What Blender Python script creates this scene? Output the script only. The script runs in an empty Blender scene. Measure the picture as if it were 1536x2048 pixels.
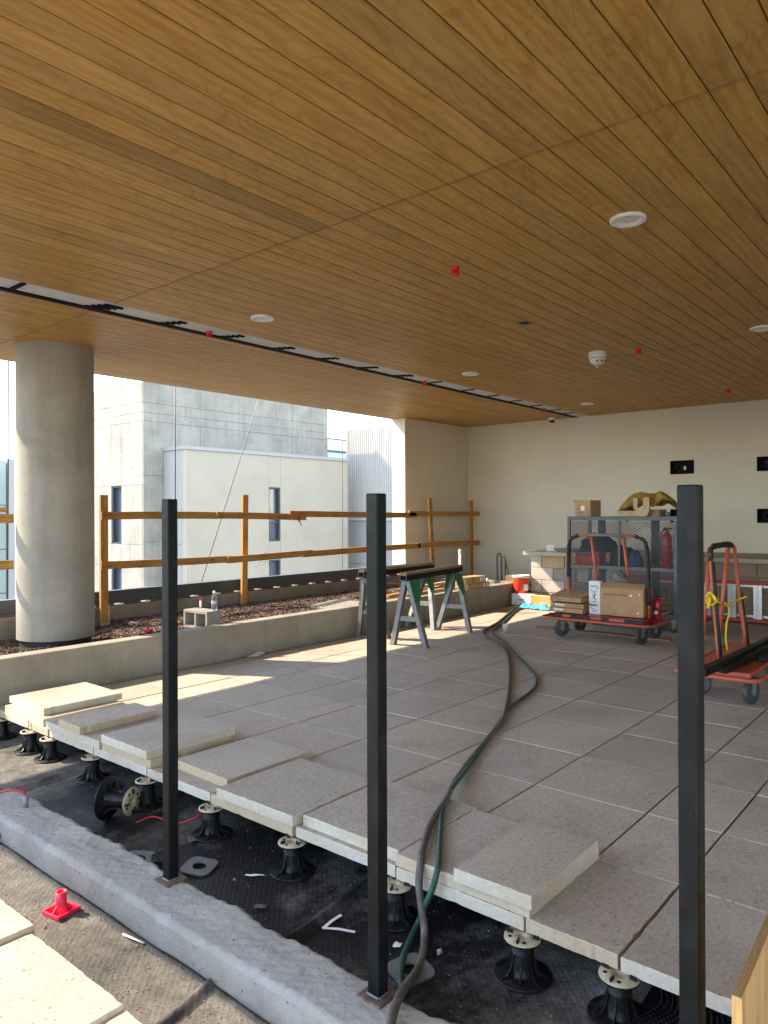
import bpy, bmesh, math, random
from mathutils import Vector, Matrix, noise, Euler
random.seed(11)
D = bpy.data
SC = bpy.context.scene
COL = SC.collection
rad = math.radians

# ------------------------------------------------------------------ camera
CAM_H = 1.49
FPX = 1459.19                      # focal length in pixels of a 1536 wide picture
YAW, PITCH, ROLL = rad(39.956), rad(0.1304), rad(-0.2210)
_f = Vector((math.cos(PITCH)*math.cos(YAW), math.cos(PITCH)*math.sin(YAW), math.sin(PITCH)))
_r0 = Vector((math.sin(YAW), -math.cos(YAW), 0))
_u0 = _r0.cross(_f)
_r = math.cos(ROLL)*_r0 + math.sin(ROLL)*_u0
_u = -math.sin(ROLL)*_r0 + math.cos(ROLL)*_u0
cam = D.cameras.new('camera')
cam.sensor_fit = 'HORIZONTAL'; cam.sensor_width = 36.0
cam.lens = FPX/1536*36
cam.clip_start = 0.05; cam.clip_end = 6000
camo = D.objects.new('camera', cam); COL.objects.link(camo)
M = Matrix.Identity(4)
for i in range(3):
    M[i][0] = _r[i]; M[i][1] = _u[i]; M[i][2] = -_f[i]
M[2][3] = CAM_H
camo.matrix_world = M
SC.camera = camo

# ------------------------------------------------------------------ world and sun
SUN_AZ, SUN_EL = rad(119.0), rad(40.0)     # azimuth counted from +X towards +Y
W = D.worlds.new('World'); SC.world = W; W.use_nodes = True
nt = W.node_tree; nt.nodes.clear()
out = nt.nodes.new('ShaderNodeOutputWorld'); bg = nt.nodes.new('ShaderNodeBackground')
sky = nt.nodes.new('ShaderNodeTexSky'); sky.sky_type = 'NISHITA'; sky.sun_disc = False
sky.sun_elevation = SUN_EL; sky.sun_rotation = math.pi/2 - SUN_AZ
sky.dust_density = 0.25; sky.air_density = 1.0
tc = nt.nodes.new('ShaderNodeTexCoord'); mp = nt.nodes.new('ShaderNodeMapping')
mp.inputs['Scale'].default_value = (1, 1, 3.2)
nz = nt.nodes.new('ShaderNodeTexNoise'); nz.inputs['Scale'].default_value = 2.6
nz.inputs['Detail'].default_value = 7; nz.inputs['Roughness'].default_value = .6
rp = nt.nodes.new('ShaderNodeValToRGB')
rp.color_ramp.elements[0].position = .40; rp.color_ramp.elements[0].color = (0, 0, 0, 1)
rp.color_ramp.elements[1].position = .62; rp.color_ramp.elements[1].color = (.85, .85, .85, 1)
mx = nt.nodes.new('ShaderNodeMix'); mx.data_type = 'RGBA'
mx.inputs[7].default_value = (3.6, 3.85, 4.1, 1)        # thin bright cloud
L = nt.links.new
L(tc.outputs['Generated'], mp.inputs['Vector']); L(mp.outputs[0], nz.inputs['Vector'])
L(nz.outputs['Fac'], rp.inputs[0]); L(rp.outputs[0], mx.inputs[0]); L(sky.outputs[0], mx.inputs[6])
L(mx.outputs[2], bg.inputs[0]); L(bg.outputs[0], out.inputs[0])
bg.inputs[1].default_value = 0.15
sun = D.lights.new('sun', 'SUN'); sun.energy = 2.1; sun.angle = rad(.53); sun.color = (1, .845, .64)
suno = D.objects.new('sun', sun); COL.objects.link(suno)
sdir = Vector((math.cos(SUN_EL)*math.cos(SUN_AZ), math.cos(SUN_EL)*math.sin(SUN_AZ), math.sin(SUN_EL)))
suno.rotation_euler = sdir.to_track_quat('Z', 'Y').to_euler()
suno.location = (0, 20, 30)
vs = SC.view_settings
SC.display_settings.display_device = 'sRGB'
vs.view_transform = 'Standard'; vs.look = 'None'; vs.gamma = 1; vs.use_curve_mapping = False
vs.exposure = 2.55
try:
    SC.cycles.max_bounces = 12; SC.cycles.diffuse_bounces = 6; SC.cycles.transparent_max_bounces = 12
    SC.cycles.caustics_reflective = False; SC.cycles.caustics_refractive = False
except Exception: pass

# ------------------------------------------------------------------ helpers
def ray(px, py): return _f*1.0 + _r*((px-768)/FPX) - _u*((py-1024)/FPX)
def at(px, py, z):                 # where the sight line of a photo pixel meets the height z
    d = ray(px, py); t = (z-CAM_H)/d.z
    return Vector((d.x*t, d.y*t, z))
def atY(px, py, Y):
    d = ray(px, py); t = Y/d.y
    return Vector((d.x*t, Y, CAM_H+d.z*t))
def atX(px, py, X):
    d = ray(px, py); t = X/d.x
    return Vector((X, d.y*t, CAM_H+d.z*t))

class MB:
    def __init__(s): s.v = []; s.f = []; s.sm = []
    def add(s, vs, fs, smooth=False):
        o = len(s.v); s.v += [tuple(v) for v in vs]; s.f += [tuple(i+o for i in f) for f in fs]; s.sm += [smooth]*len(fs); return s
    def box(s, a, b, R=None, o=None):
        x0, y0, z0 = a; x1, y1, z1 = b
        vs = [Vector(p) for p in ((x0,y0,z0),(x1,y0,z0),(x1,y1,z0),(x0,y1,z0),(x0,y0,z1),(x1,y0,z1),(x1,y1,z1),(x0,y1,z1))]
        if R is not None:
            o = Vector(o) if o is not None else sum(vs, Vector())/8
            vs = [o + R @ (v-o) for v in vs]
        return s.add(vs, [(0,3,2,1),(4,5,6,7),(0,1,5,4),(1,2,6,5),(2,3,7,6),(3,0,4,7)])
    def beam(s, p, q, w, h, up=(0,0,1)):     # rectangular bar from p to q: w sideways, h along up
        p = Vector(p); q = Vector(q); d = (q-p).normalized(); up = Vector(up)
        if abs(d.dot(up)) > .98: up = Vector((1,0,0))
        sx = d.cross(up).normalized(); sz = sx.cross(d)
        vs = [c + sx*a*w/2 + sz*b*h/2 for c in (p, q) for a, b in ((-1,-1),(1,-1),(1,1),(-1,1))]
        return s.add(vs, [(0,1,2,3),(7,6,5,4),(0,4,5,1),(1,5,6,2),(2,6,7,3),(3,7,4,0)])
    def prism(s, poly, d):                   # poly: 3D points, extruded by d
        n = len(poly); a = [Vector(p) for p in poly]; d = Vector(d); b = [p+d for p in a]
        return s.add(a+b, [tuple(range(n-1,-1,-1)), tuple(range(n,2*n))] + [(i,(i+1)%n,n+(i+1)%n,n+i) for i in range(n)])
    def tube(s, pts, r, n=8, caps=True, smooth=True):
        pts = [Vector(p) for p in pts]; m = len(pts)
        rr = r if isinstance(r, (list, tuple)) else [r]*m
        T = [(pts[min(i+1,m-1)]-pts[max(i-1,0)]).normalized() for i in range(m)]
        up = Vector((0,0,1)) if abs(T[0].z) < .9 else Vector((1,0,0))
        N = T[0].cross(up).normalized(); vs = []
        for i in range(m):
            N = (N - T[i]*N.dot(T[i])).normalized(); B = T[i].cross(N)
            for k in range(n):
                a = 2*math.pi*k/n; vs.append(pts[i] + (N*math.cos(a)+B*math.sin(a))*rr[i])
        fs = [(i*n+k, i*n+(k+1)%n, (i+1)*n+(k+1)%n, (i+1)*n+k) for i in range(m-1) for k in range(n)]
        s.add(vs, fs, smooth)
        if caps:
            o = len(s.v)-len(vs)
            s.f += [tuple(o+k for k in range(n-1,-1,-1)), tuple(o+(m-1)*n+k for k in range(n))]; s.sm += [False, False]
        return s
    def lathe(s, prof, c=(0,0,0), n=24, smooth=True, close=False, axis='Z', flip=False):
        c = Vector(c); vs = []; m = len(prof)
        for r, z in prof:
            for k in range(n):
                a = 2*math.pi*k/n
                v = Vector((r*math.cos(a), r*math.sin(a), z))
                if axis == 'X': v = Vector((v.z, v.x, v.y))
                vs.append(c+v)
        fs = [(i*n+k, i*n+(k+1)%n, (i+1)*n+(k+1)%n, (i+1)*n+k) for i in range(m-1) for k in range(n)]
        if close: fs += [tuple(range(n-1,-1,-1)), tuple((m-1)*n+k for k in range(n))]
        return s.add(vs, fs, smooth)
    def grid(s, fn, nu, nv, smooth=True):
        vs = [fn(i/nu, j/nv) for j in range(nv+1) for i in range(nu+1)]
        fs = [(j*(nu+1)+i, j*(nu+1)+i+1, (j+1)*(nu+1)+i+1, (j+1)*(nu+1)+i) for j in range(nv) for i in range(nu)]
        return s.add(vs, fs, smooth)
    def rock(s, c, r, sq=.7):
        c = Vector(c); R = Euler((random.random()*6, random.random()*6, random.random()*6)).to_matrix()
        j = lambda: r*random.uniform(.6, 1.15)
        vs = [c + R @ Vector(p) for p in ((j(),0,0),(-j(),0,0),(0,j(),0),(0,-j(),0),(0,0,j()*sq),(0,0,-j()*sq))]
        return s.add(vs, [(0,2,4),(2,1,4),(1,3,4),(3,0,4),(2,0,5),(1,2,5),(3,1,5),(0,3,5)])
    def mesh(s, name):
        me = D.meshes.new(name); me.from_pydata(s.v, [], s.f); me.update()
        me.polygons.foreach_set('use_smooth', s.sm)
        return me
    def build(s, name, m, parent=None, bevel=0, seg=2, loc=None, rot=None):
        return link(name, s.mesh(name), m, parent, bevel, seg, loc, rot)

def link(name, me, m, parent=None, bevel=0, seg=2, loc=None, rot=None):
    o = D.objects.new(name, me); COL.objects.link(o)
    if m is not None and len(me.materials) == 0: me.materials.append(m)
    if parent is not None: o.parent = parent
    if loc is not None: o.location = loc
    if rot is not None: o.rotation_euler = rot
    if bevel:
        b = o.modifiers.new('bevel', 'BEVEL'); b.width = bevel; b.segments = seg; b.limit_method = 'ANGLE'; b.angle_limit = rad(35)
    return o
def tag(o, label, cat, group=None):
    o['label'] = label; o['category'] = cat
    if group: o['group'] = group
    return o
def thing(name, label, cat, loc=(0,0,0), rz=0, group=None):
    o = D.objects.new(name, None); COL.objects.link(o); o.location = loc; o.rotation_euler = (0,0,rz)
    o.empty_display_size = .1
    return tag(o, label, cat, group)
def struct(o): o['kind'] = 'structure'; return o
def stuff(o): o['kind'] = 'stuff'; return o
def spline(pts, k=8):
    P = [Vector(p) for p in pts]; P = [P[0]*2-P[1]] + P + [P[-1]*2-P[-2]]; o = []
    for i in range(1, len(P)-2):
        a, b, c, d = P[i-1:i+3]
        for j in range(k):
            t = j/k
            o.append(.5*((2*b)+(c-a)*t+(2*a-5*b+4*c-d)*t*t+(3*b-a-3*c+d)*t**3))
    return o + [P[-2]]
def text(name, body, size, m, parent, mat_, space=1.0, ext=.0004):
    c = D.curves.new(name, 'FONT'); c.body = body; c.size = size; c.align_x = 'LEFT'; c.align_y = 'CENTER'; c.extrude = ext; c.space_character = space
    tmp = D.objects.new('tmp_text', c); COL.objects.link(tmp); bpy.context.view_layer.update()
    me = D.meshes.new_from_object(tmp.evaluated_get(bpy.context.evaluated_depsgraph_get()))
    D.objects.remove(tmp); D.curves.remove(c); me.name = name; me.materials.clear()
    o = link(name, me, m, parent); o.matrix_local = mat_; return o
def copy_tree(o, parent=None):
    c = o.copy(); COL.objects.link(c)
    if parent is not None: c.parent = parent
    for ch in o.children: copy_tree(ch, c)
    return c

# ------------------------------------------------------------------ materials
class NM:
    def __init__(s, name):
        s.m = D.materials.new(name); s.m.use_nodes = True; s.t = s.m.node_tree; s.t.nodes.clear()
        s.o = s.n('OutputMaterial'); s.p = s.n('BsdfPrincipled'); s.l(s.p.outputs[0], s.o.inputs[0])
        s.tc = s.n('TexCoord'); s.oi = s.n('ObjectInfo')
    def n(s, t): return s.t.nodes.new('ShaderNode'+t)
    def l(s, a, b): s.t.links.new(a, b)
    def coord(s, scale=(1,1,1), off=True, src='Object'):
        m = s.n('Mapping'); m.inputs['Scale'].default_value = scale; s.l(s.tc.outputs[src], m.inputs[0])
        if off:
            k = s.n('Math'); k.operation = 'MULTIPLY'; k.inputs[1].default_value = 37.0; s.l(s.oi.outputs['Random'], k.inputs[0])
            c = s.n('CombineXYZ'); s.l(k.outputs[0], c.inputs[0]); s.l(k.outputs[0], c.inputs[1]); s.l(k.outputs[0], c.inputs[2])
            s.l(c.outputs[0], m.inputs[1])
        return m.outputs[0]
    def noise(s, sc, det=4, rough=.55, vec=None, dist=0):
        x = s.n('TexNoise'); x.inputs['Scale'].default_value = sc; x.inputs['Detail'].default_value = det
        x.inputs['Roughness'].default_value = rough; x.inputs['Distortion'].default_value = dist
        if vec is not None: s.l(vec, x.inputs['Vector'])
        return x.outputs['Fac']
    def voro(s, sc, vec=None, out='Distance'):
        x = s.n('TexVoronoi'); x.inputs['Scale'].default_value = sc
        if vec is not None: s.l(vec, x.inputs['Vector'])
        return x.outputs[out]
    def ramp(s, fac, *st):
        r = s.n('ValToRGB'); e = r.color_ramp.elements
        while len(e) < len(st): e.new(.5)
        for i, (p, c) in enumerate(st):
            e[i].position = p
            e[i].color = (c, c, c, 1) if not isinstance(c, (tuple, list)) else (*c, 1)
        s.l(fac, r.inputs[0]); return r.outputs[0]
    def mix(s, fac, a, b, mode='MIX'):
        x = s.n('Mix'); x.data_type = 'RGBA'; x.blend_type = mode
        for v, i in ((fac, 0), (a, 6), (b, 7)):
            if isinstance(v, (int, float)) and i == 0: x.inputs[0].default_value = v
            elif isinstance(v, (tuple, list)): x.inputs[i].default_value = (*v, 1)
            elif isinstance(v, (int, float)): x.inputs[i].default_value = (v, v, v, 1)
            else: s.l(v, x.inputs[i])
        return x.outputs[2]
    def math(s, op, a, b=0.0):
        x = s.n('Math'); x.operation = op
        for v, i in ((a, 0), (b, 1)):
            if isinstance(v, (int, float)): x.inputs[i].default_value = v
            else: s.l(v, x.inputs[i])
        return x.outputs[0]
    def bump(s, h, strength=.3, dist=.01, prev=None):
        b = s.n('Bump'); b.inputs['Strength'].default_value = strength; b.inputs['Distance'].default_value = dist
        s.l(h, b.inputs['Height'])
        if prev is not None: s.l(prev, b.inputs['Normal'])
        return b.outputs[0]
    def done(s, col, rough=.6, metal=0, nrm=None, spec=None, **kw):
        for v, k in ((col, 'Base Color'), (rough, 'Roughness'), (metal, 'Metallic')):
            i = s.p.inputs[k]
            if isinstance(v, (tuple, list)): i.default_value = (*v, 1)
            elif isinstance(v, (int, float)): i.default_value = v
            else: s.l(v, i)
        if nrm is not None: s.l(nrm, s.p.inputs['Normal'])
        if spec is not None: s.p.inputs['Specular IOR Level'].default_value = spec
        for k, v in kw.items(): s.p.inputs[k].default_value = v
        return s.m

def simple(name, col, rough=.6, metal=0, var=.15, sc=6, bump=0, bsc=60, dirt=None, spec=None, **kw):
    m = NM(name); v = m.coord()
    n1 = m.noise(sc, 5, .6, v)
    lo = tuple(c*(1-var) for c in col); hi = tuple(min(1, c*(1+var)) for c in col)
    c = m.ramp(n1, (.3, lo), (.7, hi))
    if dirt:
        n2 = m.noise(sc*2.3, 6, .65, m.coord((1, 1, .6)))
        c = m.mix(m.ramp(n2, (.5, 0), (.68, dirt[1])), c, dirt[0])
    nr = m.bump(m.noise(bsc, 4, .6, v), bump, .004) if bump else None
    rr = m.ramp(m.noise(sc*3, 3, .5, v), (.3, max(0, rough-.08)), (.7, min(1, rough+.08)))
    return m.done(c, rr, metal, nr, spec, **kw)

def mk_paver():
    m = NM('paver_stone'); v = m.coord()
    big = m.noise(1.6, 4, .6, v); fine = m.noise(55, 4, .7, v)
    c = m.ramp(big, (.3, (.375, .320, .258)), (.7, (.455, .393, .324)))
    c = m.mix(.55, c, m.ramp(fine, (.3, .32), (.7, .72)), 'OVERLAY')
    tint = m.ramp(m.oi.outputs['Random'], (0, (.455, .45, .445)), (.5, (.505, .5, .49)), (1, (.555, .535, .51)))
    c = m.mix(.8, c, tint, 'OVERLAY')
    vo = m.n('TexVoronoi'); vo.inputs['Scale'].default_value = 62; m.l(v, vo.inputs['Vector'])
    sc = m.n('SeparateColor'); m.l(vo.outputs['Color'], sc.inputs[0])
    near = m.math('LESS_THAN', vo.outputs['Distance'], .30)
    wh = m.math('MULTIPLY', near, m.math('GREATER_THAN', sc.outputs[0], .86))
    dk = m.math('MULTIPLY', near, m.math('LESS_THAN', sc.outputs[0], .10))
    c = m.mix(m.math('MULTIPLY', wh, .5), c, (.52, .49, .45))
    c = m.mix(m.math('MULTIPLY', dk, .7), c, (.10, .09, .085))
    v2 = m.voro(190, v)
    c = m.mix(m.math('MULTIPLY', m.math('LESS_THAN', v2, .16), .4), c, (.55, .52, .48))
    gp = m.n('NewGeometry'); ws = m.n('Mapping'); ws.inputs['Scale'].default_value = (1.0, 1.6, 1); m.l(gp.outputs['Position'], ws.inputs[0])
    foot = m.ramp(m.noise(1.5, 7, .72, ws.outputs[0], .8), (.5, 0), (.72, .38))
    c = m.mix(foot, c, (.20, .178, .155))
    dust = m.ramp(m.noise(3.2, 6, .7, v), (.52, 0), (.75, .35))
    c = m.mix(dust, c, (.46, .42, .37))
    # raw cast sides: paler and smoother than the ground face
    g = m.n('NewGeometry'); sx = m.n('SeparateXYZ'); m.l(m.tc.outputs['Normal'], sx.inputs[0])
    side = m.math('LESS_THAN', m.math('ABSOLUTE', sx.outputs[2]), .6)
    sidec = m.mix(m.ramp(m.noise(3, 5, .6, m.coord((1, 1, 1.5))), (.35, 0), (.75, 1)), (.52, .49, .43), (.44, .35, .23))
    sidec = m.mix(m.ramp(m.oi.outputs['Random'], (.45, 0), (.6, .75)), sidec, (.42, .315, .19))
    sidec = m.mix(.4, sidec, m.ramp(m.noise(45, 5, .7, v), (.3, .35), (.7, .65)), 'OVERLAY')
    c = m.mix(side, c, sidec)
    nr = m.bump(m.noise(140, 3, .6, v), .25, .002)
    rg = m.ramp(big, (.3, .62), (.7, .8))
    return m.done(c, rg, 0, nr, .35)

def mk_plank(name='ceiling_wood', dark=1.0, hue=(1, 1, 1)):
    m = NM(name); v = m.coord((.22, 1.6, 1.6)); w = m.coord((.5, 2.4, 2.4))
    g1 = m.noise(9, 6, .6, v, 1.6)
    sw = m.n('TexWave'); sw.wave_type = 'BANDS'; sw.bands_direction = 'Y'
    sw.inputs['Scale'].default_value = 2.2; sw.inputs['Distortion'].default_value = 11; sw.inputs['Detail'].default_value = 4
    sw.inputs['Detail Scale'].default_value = 1.1; m.l(w, sw.inputs['Vector'])
    fine = m.noise(60, 5, .65, m.coord((.06, 1.5, 1.5)))
    K = lambda r, g, b: (r*dark*hue[0], g*dark*hue[1], b*dark*hue[2])
    c = m.ramp(g1, (.28, K(.36, .198, .042)), (.5, K(.43, .245, .056)), (.72, K(.51, .305, .080)))
    c = m.mix(.42, c, m.ramp(sw.outputs['Fac'], (.2, K(.27, .135, .03)), (.8, K(.51, .295, .085))))
    c = m.mix(.35, c, m.ramp(fine, (.35, K(.32, .17, .042)), (.65, K(.50, .285, .078))))
    fig = m.math('SINE', m.math('MULTIPLY', m.noise(1.15, 3, .5, m.coord((.55, 1.9, 1.9)), 1.4), 95))
    c = m.mix(m.ramp(fig, (.55, 0), (.98, .42)), c, K(.25, .125, .032))
    blot = m.ramp(m.noise(2.6, 5, .6, m.coord((.8, 1.3, 1))), (.42, 0), (.72, .42))
    c = m.mix(blot, c, K(.56, .345, .105))
    hv = m.n('HueSaturation'); m.l(c, hv.inputs['Color'])
    m.l(m.ramp(m.oi.outputs['Random'], (0, .86), (.25, .95), (.75, 1.0), (1, 1.07)), hv.inputs['Value'])
    m.l(m.ramp(m.oi.outputs['Random'], (0, .96), (.5, 1.02), (1, .98)), hv.inputs['Saturation'])
    gx = m.n('SeparateXYZ'); m.l(m.tc.outputs['Generated'], gx.inputs[0])
    ex = m.math('ABSOLUTE', m.math('SUBTRACT', gx.outputs[0], .5)); wob = m.math('MULTIPLY', m.noise(30, 4, .6, m.coord()), .006)
    stain = m.ramp(m.math('ADD', ex, wob), (.4992, 0), (.5035, .65))
    col = m.mix(stain, hv.outputs[0], K(.16, .065, .022))
    kn = m.voro(1.0, m.coord((.45, 1.6, 1)))
    col = m.mix(m.ramp(kn, (.018, .7), (.05, .0)), col, K(.13, .06, .02))
    nr = m.bump(fine, .08, .002)
    return m.done(col, .5, 0, nr, .22)

def mk_lumber(name, base=(.46, .25, .085), dark=(.24, .12, .045), axis=0, rough=.7):
    m = NM(name); s = [2.2]*3; s[axis] = .12; v = m.coord(tuple(s))
    g = m.noise(14, 6, .65, v, 1.2)
    c = m.ramp(g, (.3, dark), (.5, base), (.72, tuple(min(1, x*1.28) for x in base)))
    k = m.voro(4.5, m.coord(tuple(1.0 if i != axis else .5 for i in range(3))))
    c = m.mix(m.ramp(k, (.03, .85), (.09, 0)), c, tuple(x*.35 for x in dark))
    st = m.ramp(m.noise(3.5, 5, .6, m.coord()), (.5, 0), (.7, .45))
    c = m.mix(st, c, tuple(x*.7 for x in dark))
    return m.done(c, rough, 0, m.bump(g, .25, .003), .25)

def mk_concrete(name, base=(.34, .315, .27), var=.2, streak=.35, bands=0, sc=2.0, holes=True, bump=.3, grime=(.17, .15, .12)):
    m = NM(name); v = m.coord(off=False); vs_ = m.coord((3.2, 3.2, .35), off=False); vh = m.coord((.6, .6, 5), off=False)
    b = m.noise(sc, 7, .62, v, .4)
    lo = tuple(x*(1-var) for x in base); hi = tuple(min(1, x*(1+var)) for x in base)
    c = m.ramp(b, (.3, lo), (.7, hi))
    st = m.ramp(m.noise(2.0, 6, .65, vs_), (.48, 0), (.75, streak))
    c = m.mix(st, c, grime)
    hz = m.ramp(m.noise(1.7, 5, .6, vh), (.5, 0), (.8, streak*.8))
    c = m.mix(hz, c, tuple(min(1, x*1.25) for x in base))
    f = m.noise(70, 5, .7, v)
    c = m.mix(.3, c, m.ramp(f, (.3, .35), (.7, .66)), 'OVERLAY')
    h = f
    if holes:
        vo = m.n('TexVoronoi'); vo.inputs['Scale'].default_value = 24; m.l(v, vo.inputs['Vector'])
        q = m.n('SeparateColor'); m.l(vo.outputs['Color'], q.inputs[0])
        ht = m.math('MULTIPLY', m.math('LESS_THAN', vo.outputs['Distance'], .12), m.math('GREATER_THAN', q.outputs[0], .72))
        c = m.mix(m.math('MULTIPLY', ht, .75), c, tuple(x*.25 for x in base))
    return m.done(c, .82, 0, m.bump(h, bump, .003), .25)

def mk_curb():
    m = mk_concrete('curb_concrete', (.375, .355, .32), .22, .3, sc=3.5, bump=.6, grime=(.2, .19, .18))
    t = m.node_tree; b = [n for n in t.nodes if n.type == 'BUMP'][0]; p = [n for n in t.nodes if n.type == 'BSDF_PRINCIPLED'][0]
    tc = [n for n in t.nodes if n.type == 'TEX_COORD'][0]; z = t.nodes.new('ShaderNodeTexNoise'); z.inputs['Scale'].default_value = 34; z.inputs['Detail'].default_value = 8; z.inputs['Roughness'].default_value = .7
    t.links.new(tc.outputs['Object'], z.inputs['Vector']); b2 = t.nodes.new('ShaderNodeBump'); b2.inputs['Strength'].default_value = .6; b2.inputs['Distance'].default_value = .012
    t.links.new(z.outputs['Fac'], b2.inputs['Height']); t.links.new(b.outputs[0], b2.inputs['Normal']); t.links.new(b2.outputs[0], p.inputs['Normal']); return m
def mk_stucco(name, base, var=.06, sc=.8, bumps=.35, fine=160):
    m = NM(name); v = m.coord(off=False)
    c = m.ramp(m.noise(sc, 6, .6, v, .5), (.3, tuple(x*(1-var) for x in base)), (.7, tuple(min(1, x*(1+var)) for x in base)))
    g = m.noise(fine, 4, .7, v)
    c = m.mix(.14, c, m.ramp(g, (.35, .3), (.65, .7)), 'OVERLAY')
    sm = m.ramp(m.noise(2.4, 7, .7, m.coord((1, 1, .5), off=False)), (.55, 0), (.8, .18))
    c = m.mix(sm, c, tuple(x*.8 for x in base))
    return m.done(c, .9, 0, m.bump(g, bumps, .003), .2)

def mk_membrane(name, dustlo, dusthi, dimple=True):
    m = NM(name); v = m.coord(off=False)
    n = m.noise(1.3, 8, .68, v, .6)
    n2 = m.noise(18, 6, .75, v)
    sp = m.n('SeparateXYZ'); m.l(m.tc.outputs['Object'], sp.inputs[0])
    fac = m.math('ADD', m.math('MULTIPLY', n, .75), m.math('MULTIPLY', n2, .25))
    if not dimple or True:
        yr = m.n('MapRange'); yr.inputs[1].default_value = 4.0; yr.inputs[2].default_value = 5.0; yr.inputs[3].default_value = 0; yr.inputs[4].default_value = .16 if dimple else 0
        m.l(sp.outputs[1], yr.inputs[0]); fac = m.math('ADD', fac, yr.outputs[0])
        if dimple:                      # saw dust drifted around the near end of the trench
            y2 = m.n('MapRange'); y2.inputs[1].default_value = 1.5; y2.inputs[2].default_value = .9; y2.inputs[3].default_value = 0; y2.inputs[4].default_value = .30
            m.l(sp.outputs[1], y2.inputs[0]); fac = m.math('ADD', fac, y2.outputs[0])
    d = m.ramp(fac, (dustlo, 0), (dusthi, 1))
    base = m.ramp(m.noise(40, 4, .6, v), (.3, (.006, .006, .0075)), (.7, (.016, .016, .019)))
    dustc = m.ramp(n2, (.3, (.175, .162, .142)), (.7, (.285, .268, .238)))
    c = m.mix(d, base, dustc)
    sx = m.math('SINE', m.math('MULTIPLY', sp.outputs[0], 2*math.pi/.032)); sy = m.math('SINE', m.math('MULTIPLY', sp.outputs[1], 2*math.pi/.032))
    dm = m.math('MULTIPLY', sx, sy)
    c = m.mix(m.ramp(dm, (.5, 0), (.98, .10)), c, tuple(x for x in (.09, .085, .08)))
    grit = m.noise(150, 5, .8, v)
    c = m.mix(m.math('MULTIPLY', d, .85), c, m.mix(1.0, c, m.ramp(grit, (.36, .12), (.64, .88)), 'OVERLAY'))
    nr = m.bump(dm, .16, .004); nr = m.bump(grit, .5, .004, nr)
    nr = m.bump(n2, .5, .006, nr)
    return m.done(c, m.ramp(d, (0, .5), (1, .95)), 0, nr, .3)

MT = {}
MT['paver'] = mk_paver()
MT['plank'] = mk_plank(dark=1.12); MT['plank_dark'] = mk_plank('ceiling_wood_dark', .78, (1, 1.0, 1.12))
MT['lumX'] = mk_lumber('rail_lumber', base=(.40, .205, .062), dark=(.2, .095, .033), axis=0); MT['lumZ'] = mk_lumber('post_lumber', base=(.44, .225, .066), axis=2)
MT['lumY'] = mk_lumber('board_lumber', base=(.30, .20, .11), dark=(.15, .095, .05), axis=1)
MT['lumpale'] = mk_lumber('pale_lumber', base=(.55, .42, .25), dark=(.36, .25, .13), axis=0)
MT['ply'] = mk_lumber('plywood_face', base=(.52, .31, .12), dark=(.36, .19, .07), axis=2, rough=.55)
MT['concrete'] = mk_concrete('column_concrete', (.325, .30, .255), .2, .4, sc=1.3)
MT['planterc'] = mk_concrete('planter_concrete', (.29, .26, .205), .25, .5, sc=1.6)
MT['curbc'] = mk_curb()
MT['towerc'] = mk_concrete('tower_concrete', (.305, .29, .25), .22, .5, sc=.9, holes=False, grime=(.15, .14, .12))
MT['cmu'] = mk_concrete('block_grey', (.27, .245, .21), .12, .15, sc=5, holes=True)
MT['stucco'] = mk_stucco('warm_stucco', (.66, .615, .505))
MT['stuccow'] = mk_stucco('pale_stucco', (.415, .372, .295), fine=60)
MT['panelw'] = mk_stucco('white_panel', (.37, .365, .355), .03, .3, .1, 40)
MT['membrane'] = mk_membrane('black_membrane', .51, .78, True)
MT['membraned'] = mk_membrane('dusty_membrane', .28, .74, False)
MT['lapmem'] = mk_membrane('membrane_lap', .36, .80, False)
MT['meshsteel'] = simple('mesh_steel', (.05, .055, .06), .5, 0, .15, 8)
MT['blacksteel'] = simple('black_steel', (.0042, .0045, .005), .5, 0, .35, 5, .12, 40, ((.020, .020, .022), .5), spec=.22)
def scuff(name):
    m = MT[name]; t = m.node_tree; p = [n for n in t.nodes if n.type == 'BSDF_PRINCIPLED'][0]; src = p.inputs['Base Color'].links[0].from_socket
    tc = [n for n in t.nodes if n.type == 'TEX_COORD'][0]; mp_ = t.nodes.new('ShaderNodeMapping'); mp_.inputs['Scale'].default_value = (1, 1, .35); t.links.new(tc.outputs['Object'], mp_.inputs[0])
    z = t.nodes.new('ShaderNodeTexNoise'); z.inputs['Scale'].default_value = 16; z.inputs['Detail'].default_value = 9; z.inputs['Roughness'].default_value = .75; t.links.new(mp_.outputs[0], z.inputs['Vector'])
    r = t.nodes.new('ShaderNodeValToRGB'); r.color_ramp.elements[0].position = .60; r.color_ramp.elements[0].color = (0, 0, 0, 1); r.color_ramp.elements[1].position = .74; r.color_ramp.elements[1].color = (.55, .55, .55, 1); t.links.new(z.outputs['Fac'], r.inputs[0])
    x = t.nodes.new('ShaderNodeMix'); x.data_type = 'RGBA'; x.inputs[7].default_value = (.10, .10, .105, 1); t.links.new(r.outputs[0], x.inputs[0]); t.links.new(src, x.inputs[6]); t.links.new(x.outputs[2], p.inputs['Base Color'])
scuff('blacksteel')
MT['upstandc'] = mk_concrete('upstand_concrete', (.215, .185, .145), .3, .5, sc=2.4, bump=.8)
MT['blackpl'] = simple('black_plastic', (.007, .007, .008), .42, 0, .2, 20, .05, dirt=((.07, .066, .06), .35), spec=.3)
MT['pedhead'] = simple('tan_plastic', (.42, .36, .25), .55, 0, .12, 20, dirt=((.16, .13, .09), .6))
MT['galv'] = simple('galvanised_steel', (.20, .21, .215), .5, .25, .2, 10, .08, dirt=((.26, .25, .24), .6))
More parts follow.
